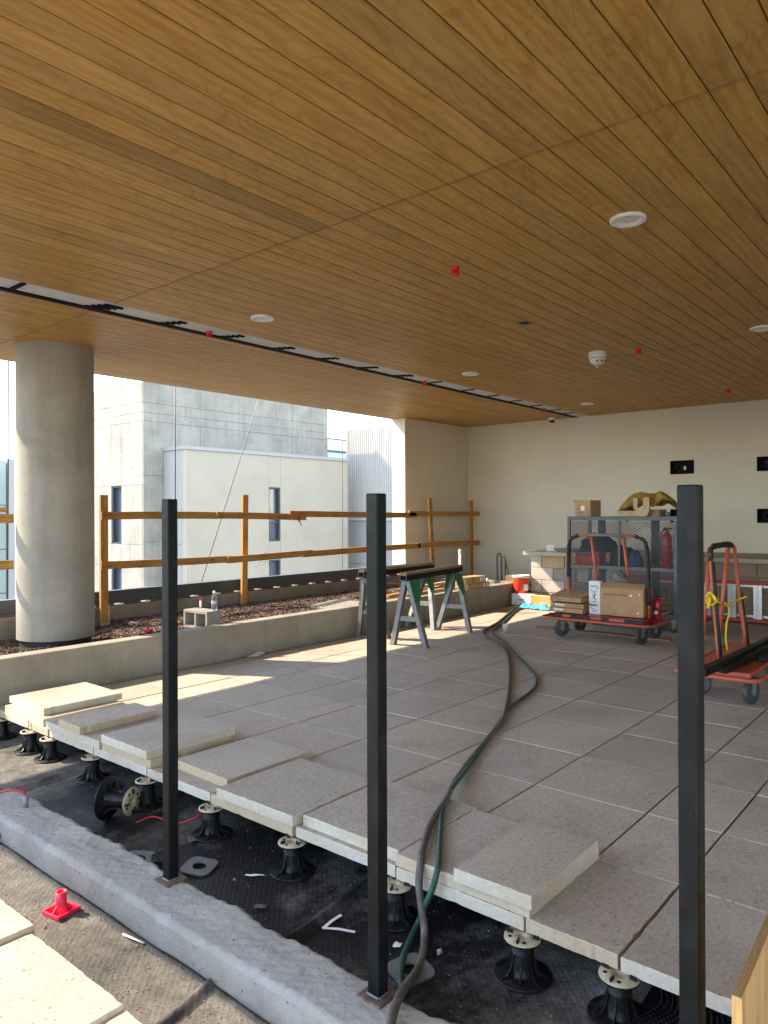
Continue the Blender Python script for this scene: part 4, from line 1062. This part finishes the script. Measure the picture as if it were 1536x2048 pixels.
# its load
def carton(name, x0, x1, y0, y1, z0, z1, label, cat='box', rz=0, m='card', group=None, open_=False):
    t = thing(name, label, cat, ((x0+x1)/2, (y0+y1)/2, z0), rad(rz), group); a, b_ = (x1-x0)/2, (y1-y0)/2
    MB().box((-a, -b_, 0), (a, b_, z1-z0)).build('carton_body', MT[m], t, bevel=.003)
    return t, a, b_, z1-z0
t, a, b_, h = carton('cardboard_box', 8.33, 8.62, 3.10, 3.615, .2765, .60, 'large brown cardboard box with a printed name on the panel cart')
fl = MB(); fl.prism([(-a-.002, -b_-.01, h), (-a-.002, b_+.005, h), (-a+.10, b_-.01, h+.055), (-a+.10, -b_+.02, h+.05)], (.004, 0, .004)); fl.build('flap', MT['card'], t)
fl = MB(); fl.prism([(-a+.1, -b_+.02, h+.05), (-a+.1, b_-.01, h+.055), (-a+.14, b_-.02, h+.062), (-a+.14, -b_+.01, h+.058)], (.004, 0, -.004)); fl.build('flap', MT['carddark'], t)
MB().box((-.06, -b_-.0008, .20), (.06, -b_-.0002, .26)).build('hand_hole', MT['carddark'], t)
text('lettering', 'FREEPOWER', .038, MT['ink'], t, Matrix(((0, 0, -1, -a-.0012), (-1, 0, 0, b_-.085), (0, 1, 0, h-.075), (0, 0, 0, 1))), 1.12)
lg = MB()
for k in range(2):
    y = b_-.05-.014*k; z = h-.075
    lg.prism([(-a-.0012, y+.016, z-.004+.008*k), (-a-.0012, y-.010, z+.010-.004*k), (-a-.0012, y-.012, z+.004-.008*k), (-a-.0012, y+.012, z-.012+.006*k)], (-.0004, 0, 0))
lg.build('logo', MT['ink'], t)
for (y, z, w) in ((-.13, .245, .03), (-.21, .05, .02), (-.22, .26, .015)):
    MB().prism([(-a-.001, y, z), (-a-.001, y+w, z-.01), (-a-.001, y+w*1.3, z+.006), (-a-.001, y+w*.4, z+.018)], (-.0004, 0, 0)).build('tear', MT['foam'] if False else MT['label'], t)
for k, (z0, dx, rz) in enumerate(((.2765, 0, 0), (.335, .01, 2), (.408, -.01, -3))):
    t, a, b_, h = carton('flat_box', 8.24+dx, 8.60+dx, 3.80, 4.24-.01*k, z0, z0+.055, ('lowest', 'middle', 'topmost')[k]+' flat brown carton of the stack on the left of the cart', rz=rz, group='flat cartons on the panel cart')
    if k < 2: MB().box((-a-.0012, .03, .02), (-a-.0002, .16, .045)).build('paper_label', MT['label'], t)
    else:
        MB().prism([(-a-.02, -b_, h+.001), (-a-.02, b_, h+.001), (a, b_, h+.06), (a, -b_, h+.045)], (0, 0, .004)).build('flap', MT['card'], t)
        MB().box((-a, -.06, h+.012), (-a+.06, .08, h+.016)).build('paper_label', MT['label'], t, rot=(0, rad(-8), 0))
o = MB().grid(lambda u, v: (8.22+.40*u, 3.66+.52*v, .392+.012*noise.noise((u*4, v*5, 1))), 12, 12).build('cardboard_sheet', MT['carddark']); tag(o, 'loose dark cardboard sheet sandwiched in the stack of flat cartons', 'sheet')
t = thing('printed_bag', 'tall white paper sack with black drawing standing between the cartons', 'bag', (8.40, 3.70, .269), 0)
MB().box((-.05, -.075, 0), (.05, .075, .40)).build('sack', MT['label'], t, bevel=.012)
b = MB()
for (ya, za, yb, zb) in ((-.05, .33, .05, .33), (-.05, .325, -.02, .27), (.05, .30, .0, .26), (-.03, .25, .03, .19), (.03, .25, -.03, .17), (0, .28, 0, .14), (-.04, .15, .04, .15), (-.05, .12, .01, .10), (.05, .08, -.01, .05), (-.04, .05, .03, .03), (-.045, .345, .045, .345)):
    b.beam((-.0518, ya, za), (-.0518, yb, zb), .006, .0012, (1, 0, 0))
b.build('print', MT['ink'], t)
o = MB().prism([(8.34, 3.58, .665), (8.34, 3.40, .66), (8.44, 3.36, .675), (8.44, 3.54, .69)], (.0, 0, .0)).build('x', None) if False else None
t = thing('grey_pouch', 'crumpled grey plastic pouch lying on the open carton', 'pouch', (8.46, 3.44, .668), rad(15))
MB().grid(lambda u, v: ((u-.5)*.16+.03*v, (v-.5)*.20, .035+.055*math.sin(math.pi*u)*math.sin(math.pi*v)+.018*noise.noise((u*4, v*4, 3))+.04*u), 14, 14).build('pouch_body', MT['galv'], t)
t = thing('fire_extinguisher', 'red fire extinguisher with a label standing at the right end of the panel cart', 'fire extinguisher', (8.56, 3.02, .23))
MB().lathe([(0, 0), (.04, 0), (.044, .01), (.044, .20), (.038, .235), (.018, .255), (.014, .275)], n=24).build('cylinder', MT['redx'], t)
MB().box((-.046, -.025, .06), (-.0442, .025, .15)).build('label_plate', MT['ink'], t); MB().box((-.0468, -.017, .08), (-.0462, .017, .12)).build('label_print', MT['label'], t)
MB().box((-.02, -.05, .275), (.02, .02, .29)).build('lever', MT['blackpl'], t)
t = thing('red_strap', 'red plastic strap hanging at the right end of the panel cart', 'strap', (8.45, 3.075, .27))
MB().box((-.02, -.018, 0), (.02, .018, .32)).build('strap_body', MT['red'], t, bevel=.004)
t = thing('rope_coil', 'dark tangled rope heap at the right end of the panel cart', 'rope', (8.72, 3.04, .25))
P = [(.10*math.cos(k*.6)*(1+.3*math.sin(k*2.1)), .10*math.sin(k*.6)*(1+.3*math.cos(k*1.7)), .02+.006*k+.02*math.sin(k)) for k in range(40)]
MB().tube(P, .011, 6).build('coil', MT['lumY'], t)
o = MB().box((8.53, 2.88, .002), (8.63, 4.58, .022), Matrix.Rotation(rad(1), 3, 'Z')).build('floor_board', MT['lumY'], bevel=.003); tag(o, 'weathered board lying on the pavers under the panel cart', 'board')

# wire cage cart
t = thing('cage_cart', 'grey mesh sided cage cart standing by the counter', 'cage cart', (0, 0, 0))
cx0, cx1, cy0, cy1, cz0, cz1 = 9.2, 9.85, 3.02, 4.43, .17, 1.43
for (x, y) in ((cx0, cy0), (cx0, cy1), (cx1, cy0), (cx1, cy1)): MB().box((x-.02, y-.02, cz0), (x+.02, y+.02, cz1)).build('corner_post', MT['greysteel'], t, bevel=.003)
MB().box((cx0-.012, 3.72, .72), (cx0+.012, 3.75, cz1-.045)).build('stile', MT['greysteel'], t)
for z in (cz1-.022, cz0+.03):
    for x in (cx0, cx1): MB().box((x-.018, cy0+.021, z-.02), (x+.018, cy1-.021, z+.02)).build('rail', MT['greysteel'], t)
    for y in (cy0, cy1): MB().box((cx0+.021, y-.018, z-.02), (cx1-.021, y+.018, z+.02)).build('rail', MT['greysteel'], t)
MB().box((cx0-.015, cy0-.01, .755), (cx1+.015, cy1+.01, .795)).build('shelf', MT['greysteel'], t)
MB().box((cx0+.02, cy0+.02, cz0+.005), (cx1-.02, cy1-.02, cz0+.02)).build('floor', MT['greysteel'], t)
MB().box((cx0-.02, cy0-.02, cz1), (cx1+.02, cy1+.02, cz1+.012)).build('top_sheet', MT['greysteel'], t)
for y in (4.25, 3.50): MB().box((cx1-.005, y-.055, cz0), (cx1+.01, y+.055, cz1-.03)).build('back_stile', MT['frame'], t)
def xmesh(axis, pos, u0, u1, z0, z1, pu=.052, pz=.034, w=.0062):
    b = MB(); n = int((z1-z0)/pz)
    m_ = int((u1-u0)/(pu/2))
    for j in range(n):
        z = z0+pz*j
        for i in range(m_):
            ua, ub = u0+pu/2*i, u0+pu/2*(i+1); za = z+(pz/2 if i % 2 else 0); zb = z+(0 if i % 2 else pz/2)
            for dz in (0, pz/2):
                q = [(ua, za if dz == 0 else z+pz-(za-z)), (ub, zb if dz == 0 else z+pz-(zb-z))]
                if dz: continue
                vs = []
                for (u_, z_) in q: vs += [(u_, z_-w/2), (u_, z_+w/2)]
                P = [(pos, u_, z_) if axis == 'X' else (u_, pos, z_) for u_, z_ in vs]
                b.add(P, [(0, 2, 3, 1)])
            # mirrored strand
            za2 = z+pz-(za-z); zb2 = z+pz-(zb-z)
            vs = [(ua, za2-w/2), (ua, za2+w/2), (ub, zb2-w/2), (ub, zb2+w/2)]
            b.add([(pos+.002, u_, z_) if axis == 'X' else (u_, pos+.002, z_) for u_, z_ in vs], [(0, 2, 3, 1)])
    return b
# one zigzag per row leaves diamonds: rows offset by the mirrored strand
for (ax_, pos, u0, u1) in (('X', cx0+.004, cy0+.02, cy1-.02), ('X', cx1-.008, cy0+.02, cy1-.02), ('Y', cy0+.004, cx0+.02, cx1-.02), ('Y', cy1-.004, cx0+.02, cx1-.02)):
    stuff(xmesh(ax_, pos, u0, u1, cz0+.05, cz1-.05).build('mesh_panel', MT['meshsteel'], t))
for (x, y, a_) in ((9.25, 3.07, 30), (9.25, 4.10, 60), (9.8, 3.1, 0), (9.8, 4.35, 0)): caster(t, x, y, rad(a_), r=.065, w=.032, zt=.172)
# inside the cage
t = thing('tool_case', 'red tool case on the upper cage shelf', 'tool case', (9.38, 4.21, .796), 0)
MB().box((-.10, -.17, 0), (.10, .17, .13)).build('case', MT['redx'], t, bevel=.01); MB().box((-.102, -.17, .131), (.102, .17, .17)).build('lid', MT['greysteel'], t, bevel=.01)
def blob(name, c, s, m, label, cat, seed=0):
    def fn(u, v):
        a = u*2*math.pi; p = v*math.pi/2; q = Vector((math.cos(a)*math.cos(p), math.sin(a)*math.cos(p), math.sin(p)))
        k = 1+.25*noise.noise(q*2+Vector((seed, 0, 0)))+.08*noise.noise(q*7+Vector((0, seed, 0)))
        return (q.x*s[0]*k, q.y*s[1]*k, max(0, q.z*s[2]*k))
    o = MB().grid(fn, 28, 12).build(name, MT[m], loc=c); tag(o, label, cat); return o
blob('work_bag', (9.46, 4.13, .968), (.13, .26, .22), 'darkbag', 'black sagging bag on top of the red tool case in the cage', 'bag', 1)
blob('work_bag', (9.42, 3.78, .796), (.13, .17, .26), 'darkbag', 'black bag slumped in the middle of the cage shelf', 'bag', 2)
blob('blue_cloth', (9.40, 3.60, .796), (.09, .10, .20), 'blue', 'dark blue cloth bundle beside the black bag in the cage', 'cloth', 5)
def bigext(x, y, z, label, m='redx'):
    t = thing('fire_extinguisher', label, 'fire extinguisher', (x, y, z), 0, 'fire extinguishers in the cage')
    MB().lathe([(0, 0), (.052, 0), (.058, .012), (.058, .36), (.05, .41), (.022, .44), (.018, .48)], n=28).build('cylinder', MT[m], t)
    MB().box((-.025, -.06, .48), (.025, .03, .50)).build('lever', MT['blackpl'], t); MB().lathe([(.0595, .25), (.0595, .255)], n=28).build('band', MT['blackpl'], t)
    MB().tube(spline([(0, .03, .48), (-.03, .06, .42), (-.03, .07, .2), (-.03, .066, .08)], 6), .009, 8).build('hose', MT['blackrub'], t)
bigext(9.42, 3.20, .796, 'red fire extinguisher standing in the cage near its right front post')
bigext(9.68, 3.13, .796, 'darker red extinguisher deeper in the cage, beside the first')
# on the cage
t, a, b_, h = carton('small_carton', 9.27, 9.50, 4.12, 4.37, 1.443, 1.66, 'small brown carton with printed sides on the left of the cage top', rz=-12)
MB().prism([(-a, b_-.01, h), (-a, b_+.0, h-.04), (-a, b_+.03, h+.004)], (.2, 0, 0)).build('flap', MT['carddark'], t)
MB().box((-a-.0012, -.03, .08), (-a-.0002, .03, .14)).build('paper_label', MT['label'], t)
b = MB()
for (y, z, w) in ((.06, .09, .05), (-.09, .09, .05), (.06, .05, .05), (-.0, .05, .05), (-.09, .05, .05), (.05, .025, .07), (-.08, .02, .06)): b.box((-a-.0012, y-w/2, z), (-a-.0002, y+w/2, z+.008))
b.build('print', MT['inkbrown'], t)
t = thing('notched_block', 'U shaped white painted wood block standing on the cage top', 'wood block', (9.30, 3.46, 1.443))
b = MB(); b.prism([(-.02, .12, .24), (-.02, .065, .24), (-.02, .065, .11), (-.02, -.005, .11), (-.02, -.005, .24), (-.02, -.085, .24), (-.02, -.085, .06), (-.02, -.05, 0), (-.02, .085, 0), (-.02, .09, .08), (-.02, .12, .10)], (.045, 0, 0)); b.build('block_body', MT['whitepaint'] if False else MT['lumpale'], t, bevel=.003)
o = MB().box((9.30, 3.55, 1.443), (9.42, 3.80, 1.515), Matrix.Rotation(rad(8), 3, 'Z')).build('lumber_offcut', MT['lumpale'], bevel=.003); tag(o, 'pale lumber offcut lying left of the notched block', 'offcut')
o = MB().box((9.34, 3.24, 1.443), (9.5, 3.40, 1.53), Matrix.Rotation(rad(-14), 3, 'Z')).build('lumber_offcut', MT['lumY'], bevel=.003); tag(o, 'dark lumber offcut lying right of the notched block', 'offcut')
top = spline([atX(x, y, 9.46) for x, y in ((1236, 1022), (1247, 1006), (1260, 992), (1276, 985), (1298, 987), (1312, 986), (1324, 983), (1334, 990), (1346, 999))], 6)
low = spline([atX(x, y, 9.40) for x, y in ((1238, 1025), (1250, 1018), (1264, 1012), (1280, 1010), (1296, 1010), (1306, 1014), (1314, 1010), (1326, 1000), (1345, 1003))], 6)
def tarp(u, v):
    k = min(int(u*(len(top)-1)), len(top)-1); p = top[k].lerp(low[k], v)
    return p + Vector((-.05*math.sin(math.pi*v)+.03*noise.noise((u*7, v*3, 4))+.02*noise.noise((u*19, v*5, 2)), 0, .010*noise.noise((u*9, v*4, 7))))
tb = MB(); tb.grid(tarp, len(top)-1, 10); tb.grid(lambda u, v: top[min(int(u*(len(top)-1)), len(top)-1)] + Vector((.30*v, 0, -.16*v*v+.02*noise.noise((u*8, v*4, 3)))), len(top)-1, 8)
o = tb.build('tarp', MT['tarp']); tag(o, 'gold brown tarp draped over the lumber on the cage top', 'tarp')
o = MB().lathe([(0, -.012), (.028, -.012), (.028, .012), (0, .012)], n=20, axis='X').build('tape_roll', MT['greysteel'], loc=(9.25, 3.13, 1.472)); tag(o, 'small grey roll standing on the right of the cage top', 'tape roll')

# second cart with black tubes
t = thing('panel_cart', 'orange panel cart at the right edge loaded with black tubes', 'cart', (0, 0, 0))
MB().tube(rim_path(5.95, 7.50, 1.36, 1.97, .222, .09), .0175, 10).build('bumper_rim', MT['orange'], t)
MB().box((6.03, 1.43, .225), (7.42, 1.90, .262)).build('deck', MT['orange'], t, bevel=.004)
for (x, y, a_) in ((6.17, 1.46, 148), (7.2, 1.50, 60), (6.25, 1.87, 70), (7.2, 1.87, 60)): caster(t, x, y, rad(a_-75), zt=.213)
U = [(6.40, 1.755, .263), (6.42, 1.80, .75), (6.43, 1.825, 1.08), (6.46, 1.835, 1.17), (6.55, 1.84, 1.20), (6.95, 1.84, 1.205), (7.10, 1.835, 1.19), (7.17, 1.825, 1.13), (7.2, 1.80, .75), (7.22, 1.745, .263)]
MB().tube(spline(U, 5), .017, 10).build('handle', MT['orange'], t)
MB().tube(spline([Vector(q) for q in U[2:5]], 6), .022, 10).build('grip_wrap', MT['blackrub'], t)
P = spline([Vector(q) for q in U[4:7]], 8); MB().tube(P, [.024+.005*math.sin(i*2.3) for i in range(len(P))], 10).build('grip_wrap', MT['blackrub'], t)
MB().tube([Vector(q)+Vector((-.012, -.02, 0)) for q in (U[0], U[1], U[2])], .015, 8).build('strap', MT['blackrub'], t)
MB().tube([Vector(q)+Vector((.03, -.012, 0)) for q in (U[9], U[8])], .012, 8).build('strap', MT['blackrub'], t)
for xa, xb, yb in ((7.05, 7.0, 1.93), (6.5, 6.52, 1.93)): MB().tube([(xa, 1.85, 1.19), (xb, yb, .262)], [.02, .018], 10).build('strut', MT['orange'], t)
t = thing('yellow_rope', 'yellow rope tied around the frame of the right cart', 'rope', (0, 0, 0))
P = [atX(x, y, X) for x, y, X in ((1412, 1195, 6.38), (1420, 1185, 6.36), (1432, 1200, 6.36), (1425, 1210, 6.40), (1413, 1205, 6.42), (1422, 1192, 6.40), (1436, 1204, 6.38), (1450, 1212, 6.8), (1460, 1208, 7.0), (1475, 1200, 7.15), (1494, 1193, 7.2))]
MB().tube(spline(P, 6), .009, 6).build('rope_loop', MT['yellow'], t)
P = [atX(x, y, 6.36+.02*i) for i, (x, y) in enumerate(((1415, 1217), (1420, 1200), (1416, 1190), (1424, 1184), (1430, 1195), (1420, 1204), (1414, 1200), (1430, 1190), (1436, 1200)))]
MB().tube(spline(P, 6), .010, 6).build('rope_loop', MT['yellow'], t)
P = [atX(x, y, X) for x, y, X in ((1450, 1205, 6.75), (1459, 1220, 6.7), (1453, 1250, 6.62), (1452, 1280, 6.55), (1455, 1303, 6.5))]
MB().tube(spline(P, 6), .008, 6).build('rope_tail', MT['yellow'], t)
for k, (p, q, w, lb) in enumerate(((at(1445, 1339, .30), at(1560, 1286, .33), .07, 'front black steel tube lying on the right cart'), (at(1404, 1345, .34), at(1560, 1272, .34), .06, 'rear black steel tube lying on the right cart'))):
    o = MB().beam(p, q+(q-p)*.5, w, .06).build('steel_tube', MT['blacksteel'], bevel=.004); tag(o, lb, 'tube', 'black tubes on the right cart')
o = MB().beam((6.55, 1.50, .29), (7.6, 1.47, .30), .16, .05).build('black_bundle', MT['darkbag'], bevel=.02); tag(o, 'flat black bundle under the tubes on the right cart', 'bundle')
# ladder on its side
t = thing('ladder', 'red step ladder with aluminium treads lying on its side against the counter', 'ladder', (10.6, 0, 0))
for z in (.05, .545): MB().box((-.035, .6, z-.022), (.035, 4.3, z+.022)).build('rail', MT['redladder'], t, bevel=.004)
tr = MB(); tr.box((-.03, -.006, .073), (.03, .034, .522)); tr.box((-.033, .036, .073), (-.008, .052, .522)); tr.box((-.03, .056, .073), (.03, .096, .522))
trm = tr.mesh('tread'); trm.materials.append(MT['alu'])
for k in range(9): o = link('tread', trm, None, t); o.location = (0, .75+.32*k+.02, 0)
for z in (.10, .50): MB().box((.036, .7, z-.015), (.06, 3.9, z+.015)).build('back_rail', MT['alu'], t)

# ------------------------------------------------------------------ round the planter end
t = thing('bucket', 'orange red plastic bucket with white rim in the sun by the counter', 'bucket', (10.62, 5.97, .185))
MB().lathe([(0, 0), (.115, 0), (.118, .005), (.135, .25)], n=32).build('pail', MT['bucketm'], t)
MB().lathe([(.135, .25), (.142, .25), (.143, .29), (.138, .29), (.132, .24), (.118, .03), (0, .03)], n=32).build('rim', MT['whitepaint'], t)
MB().box((-.124, -.10, .05), (-.119, -.03, .15)).build('print', MT['whitepaint'], t, rot=(0, 0, rad(35)))
MB().tube(spline([(0, .138, .24), (-.07, .13, .12), (-.125, .06, .06), (-.13, -.02, .05)], 6), .004, 6).build('handle', MT['wire'], t)
t = thing('white_carton', 'white carton with faint print under the orange bucket', 'box', (10.6, 5.9, .002), rad(8))
MB().box((-.13, -.17, 0), (.14, .17, .18)).build('carton_body', MT['label'], t, bevel=.004)
MB().box((-.132, -.05, .09), (-.1305, .06, .10)).build('print', MT['redladder'], t); MB().box((-.132, -.02, .07), (-.1305, .03, .078)).build('print', MT['redladder'], t)
o = MB().box((-.012, -.19, 0), (.012, .19, .20), Matrix.Rotation(rad(-22), 3, 'Y')).build('foam_board', MT['foam'], loc=(10.38, 5.47, .006), rot=(0, 0, rad(-8)), bevel=.004); tag(o, 'square orange foam board leaning in the sun beside the cart', 'board')
o = MB().grid(lambda u, v: (10.1+.22*v, 5.22+.50*u, .012+.13*abs(noise.noise((u*6, v*5, 1)))*math.sin(math.pi*v)+.03*abs(noise.noise((u*17, v*13, 1)))), 30, 14).build('plastic_film', MT['cyan']); tag(o, 'crumpled bright blue plastic film on the sunlit pavers', 'film')
t = thing('paper_cup', 'white paper cup standing on the pavers by the hoses', 'cup', tuple(at(1011, 1264, .001)))
MB().lathe([(0, .002), (.028, .002), (.030, 0), (.042, .098), (.044, .10), (.040, .098), (.029, .01), (0, .01)], n=28).build('cup_body', MT['label'], t)
t = thing('white_standpipe', 'white plastic standpipe with a cap rising from the planter edge', 'pipe', (9.22, 6.22, .25))
MB().tube([(0, 0, 0), (0, 0, .64)], .022, 14).build('pipe', MT['whitepaint'], t); MB().lathe([(.024, .63), (.029, .64), (.030, .67), (.024, .69), (0, .695)], n=20).build('cap', MT['white'], t); MB().lathe([(.03, .10), (.03, .2)], n=16).build('coupling', MT['whitepaint'], t)
t, a, b_, h = carton('parcel', 9.28, 9.86, 6.11, 6.35, .3395, .415, 'lower brown parcel with a pink mark on the planter edge', rz=-2, group='parcels on the planter edge')
MB().box((a-.16, -b_-.0012, .012), (a-.03, -b_-.0002, .062)).build('paper_label', MT['label'], t)
MB().lathe([(0, 0), (.026, 0)], n=14).build('mark', MT['pinkred'], t, loc=(a-.10, -b_-.0018, .037), rot=(rad(90), 0, 0))
t, a, b_, h = carton('parcel', 9.26, 9.78, 6.12, 6.34, .416, .515, 'upper brown parcel with a white label on the planter edge', rz=-4, group='parcels on the planter edge')
MB().box((a-.17, -b_-.0012, .025), (a-.03, -b_-.0002, .075)).build('paper_label', MT['label'], t); MB().box((-.12, -b_-.0012, 0), (-.05, -b_-.0002, h)).build('tape', MT['carddark'], t); MB().box((-.12, -b_, h+.0002), (-.05, b_, h+.001)).build('tape', MT['carddark'], t)
MB().box((a-.14, -b_-.0018, .04), (a-.06, -b_-.0014, .05)).build('print', MT['ink'], t)
o = MB().tube([(9.95, 6.2, .339), (9.95, 6.2, .46)], .018, 12).build('pipe_offcut', MT['whitepaint']); tag(o, 'short white pipe offcut standing right of the parcels', 'pipe')
t = thing('cable_stubs', 'grey conduits with looped cables standing in the corner bed', 'conduits', (11.6, 6.9, .18))
for dy, hh in ((.02, .52), (-.06, .45)): MB().tube([(0, dy, 0), (0, dy, hh)], .018, 10).build('conduit', MT['greysteel'], t)
for s in (0, .02): MB().tube(spline([(0, .02, .5), (0, .03+s, .56), (0, .07+s, .57), (0, .10+s, .5), (0, .10+s, .2), (.0, .1, .0)], 6), .007, 6).build('cable', MT['blackrub'], t)
MB().tube(spline([(0, -.02, .5), (0, -.05, .5), (0, -.1, .3), (0, -.18, .06)], 6), .007, 6).build('cable', MT['blackrub'], t)
o = MB().box((10.9, 6.18, .15), (11.15, 6.45, .42), Matrix.Rotation(rad(12), 3, 'Z')).build('wood_box', MT['lumY'], bevel=.004); tag(o, 'dark wooden box beside the end of the block counter', 'box')
# timber lying on the planter
for k, (p, q, w, h, m, lb) in enumerate((((7.62, 6.36, .36), (8.95, 6.42, .38), .09, .04, 'lumX', 'wide orange plank lying along the planter behind the sawhorses'), ((7.9, 6.24, .362), (9.1, 6.30, .362), .04, .04, 'lumpale', 'thin pale batten lying on the planter edge'), ((8.0, 6.55, .40), (9.05, 6.36, .45), .05, .03, 'lumpale', 'short pale batten slanting across the planter planks'), ((8.05, 6.75, .50), (9.15, 6.60, .36), .06, .03, 'lumY', 'dark batten leaning on the heap in the planter'))):
    o = MB().beam(p, q, w, h).build('timber_offcut', MT[m], bevel=.003); tag(o, lb, 'plank', 'timber left on the planter')
t = thing('grating_tile', 'pale perforated tile lying on the planter beside the gravel', 'tile', (6.78, 6.42, .33), rad(4)); t.rotation_euler = (rad(4), rad(-3), rad(4))
b = MB(); n = 14
for i in range(n+1): b.box((-.34+.68*i/n-.007, -.19, 0), (-.34+.68*i/n+.007, .19, .02))
for j in range(9): b.box((-.347, -.19+.38*j/8-.007, .002), (.347, -.19+.38*j/8+.007, .018))
b.box((-.34, -.185, -.012), (.34, .185, -.001)); stuff(b.build('lattice', MT['pedhead'] if False else MT['stuccow'], t))
# hollow block, bottle, marker pipe, red stub
t = thing('hollow_block', 'grey hollow concrete block lying on its side on the planter', 'block', (4.75, 6.53, .272), rad(2))
b = MB()
b.box((-.095, -.2, .165), (.095, .2, .195)); b.box((-.095, -.2, 0), (.095, .2, .028))
for ya, yb in ((-.2, -.168), (-.016, .016), (.168, .2)): b.box((-.095, ya, .0285), (.095, yb, .1645))
b.box((.05, -.167, .0285), (.094, -.017, .1645)); b.box((.05, .017, .0285), (.094, .167, .1645))
b.build('block_body', MT['cmu'], t, bevel=.004)
t = thing('water_bottle', 'clear plastic water bottle standing on the hollow block', 'bottle', (4.795, 6.38, .468))
MB().lathe([(0, .002), (.026, .002), (.031, .008), (.031, .05), (.029, .055), (.031, .06), (.031, .13), (.026, .15), (.014, .172), (.0125, .18), (.0125, .19)], n=24).build('bottle_body', MT['clear'], t)
MB().lathe([(.0316, .068), (.0316, .105)], n=24).build('label_band', simple('bottle_label', (.35, .48, .62), .4), t)
MB().lathe([(.0145, .186), (.0145, .205), (0, .205)], n=16).build('cap', MT['white'], t)
t = thing('marker_pipe', 'white pipe with red bands standing in the gravel behind the block', 'pipe', (5.0, 6.9, .24))
MB().tube([(0, 0, 0), (0, 0, .30)], .012, 12).build('pipe', MT['whitepaint'], t)
for z in (.17, .275): MB().lathe([(.0132, z), (.0132, z+.03)], n=14).build('red_band', MT['red'], t)
t = thing('red_stub', 'small red plastic stub in the gravel left of the left steel post', 'stub', (4.12, 6.56, .225))
MB().lathe([(.02, 0), (.022, .05), (.04, .085), (.042, .11), (.03, .11), (.016, .06)], n=18).build('funnel', MT['redx'], t)
# ribbon and wires on the rails
t = thing('red_ribbon', 'red marker ribbon tied to the top guard rail', 'ribbon', (7.22, 7.655, 1.47))
MB().tube(spline([(0, -.0, .05), (0, -.012, .0), (.01, -.01, -.06), (.04, -.01, -.11), (.05, -.01, -.15)], 5), .008, 6).build('tail', MT['redx'], t); MB().tube(spline([(0, 0, .04), (.02, -.01, .0), (-.01, -.012, -.05), (.0, -.01, -.09)], 5), .007, 6).build('tail', MT['redx'], t)
t = thing('wire_tie', 'thin white tie wire hanging from the lower guard rail', 'wire', (6.60, 7.66, .95))
for P in ([(0, 0, .03), (.03, -.005, -.06), (-.03, -.005, -.16)], [(.01, 0, .03), (.04, 0, -.08), (.08, 0, -.17)], [(0, 0, -.02), (-.12, 0, -.15), (-.18, 0, -.17)]): MB().tube(spline(P, 5), .003, 5).build('strand', MT['rope'], t)
# cables and ropes hanging outside
def cable(px, py, px2, py2, Y, r, m, label, name='hanging_cable', mid=()):
    P = [atY(px, py, Y)] + [atY(x, y, Y) for x, y in mid] + [atY(px2, py2, Y)]
    P = spline(P, 8) if mid else P
    o = MB().tube(P, r, 6).build(name, MT[m]); tag(o, label, 'cable')
cable(17, 600, 15, 1300, 8.75, .008, 'wire', 'dark cable hanging straight down left of the round column')
cable(351, 650, 350, 1400, 8.75, .008, 'wire', 'dark cable hanging straight down behind the left steel post')
cable(357, 650, 354, 1400, 8.85, .003, 'rope', 'pale rope hanging close beside the dark cable at the left post')
cable(526, 770, 398, 1180, 8.7, .0080, 'rope', 'white braided rope slanting down across the white building')
cable(400, 700, 352, 890, 8.8, .0032, 'rope', 'thin curled rope in front of the concrete tower', 'curled_rope', ((372, 795), (371, 830), (366, 848), (358, 868)))
cable(685, 700, 685, 1400, 8.75, .0045, 'wire', 'thin cable hanging left of its twin in front of the ribbed building')
cable(697, 700, 697, 1400, 8.75, .0045, 'rope', 'thin pale cable hanging right of its twin in front of the ribbed building')
# plywood crate close to the camera
t = thing('plywood_board', 'orange plywood board standing on edge at the lower right corner', 'plywood', (0, 0, 0))
P0 = at(1463, 1990, .60); P1 = at(1536, 1822, .60); d = (P1-P0).normalized(); n_ = Vector((d.y, -d.x, 0))
MB().prism([P0, P0+d*1.1, P0+d*1.1+n_*.018, P0+n_*.018], (0, 0, -.79)).build('side_panel', MT['ply'], t, bevel=.001)
for k in range(7):
    MB().prism([P0+n_*(.0008+.0024*k)+Vector((0, 0, .0002)), P0+d*1.1+n_*(.0008+.0024*k)+Vector((0, 0, .0002)), P0+d*1.1+n_*(.0008+.0024*k+.002)+Vector((0, 0, .0002)), P0+n_*(.0008+.0024*k+.002)+Vector((0, 0, .0002))], (0, 0, .0008)).build('ply_layer', MT['lumY'] if k % 2 else MT['lumX'], t)
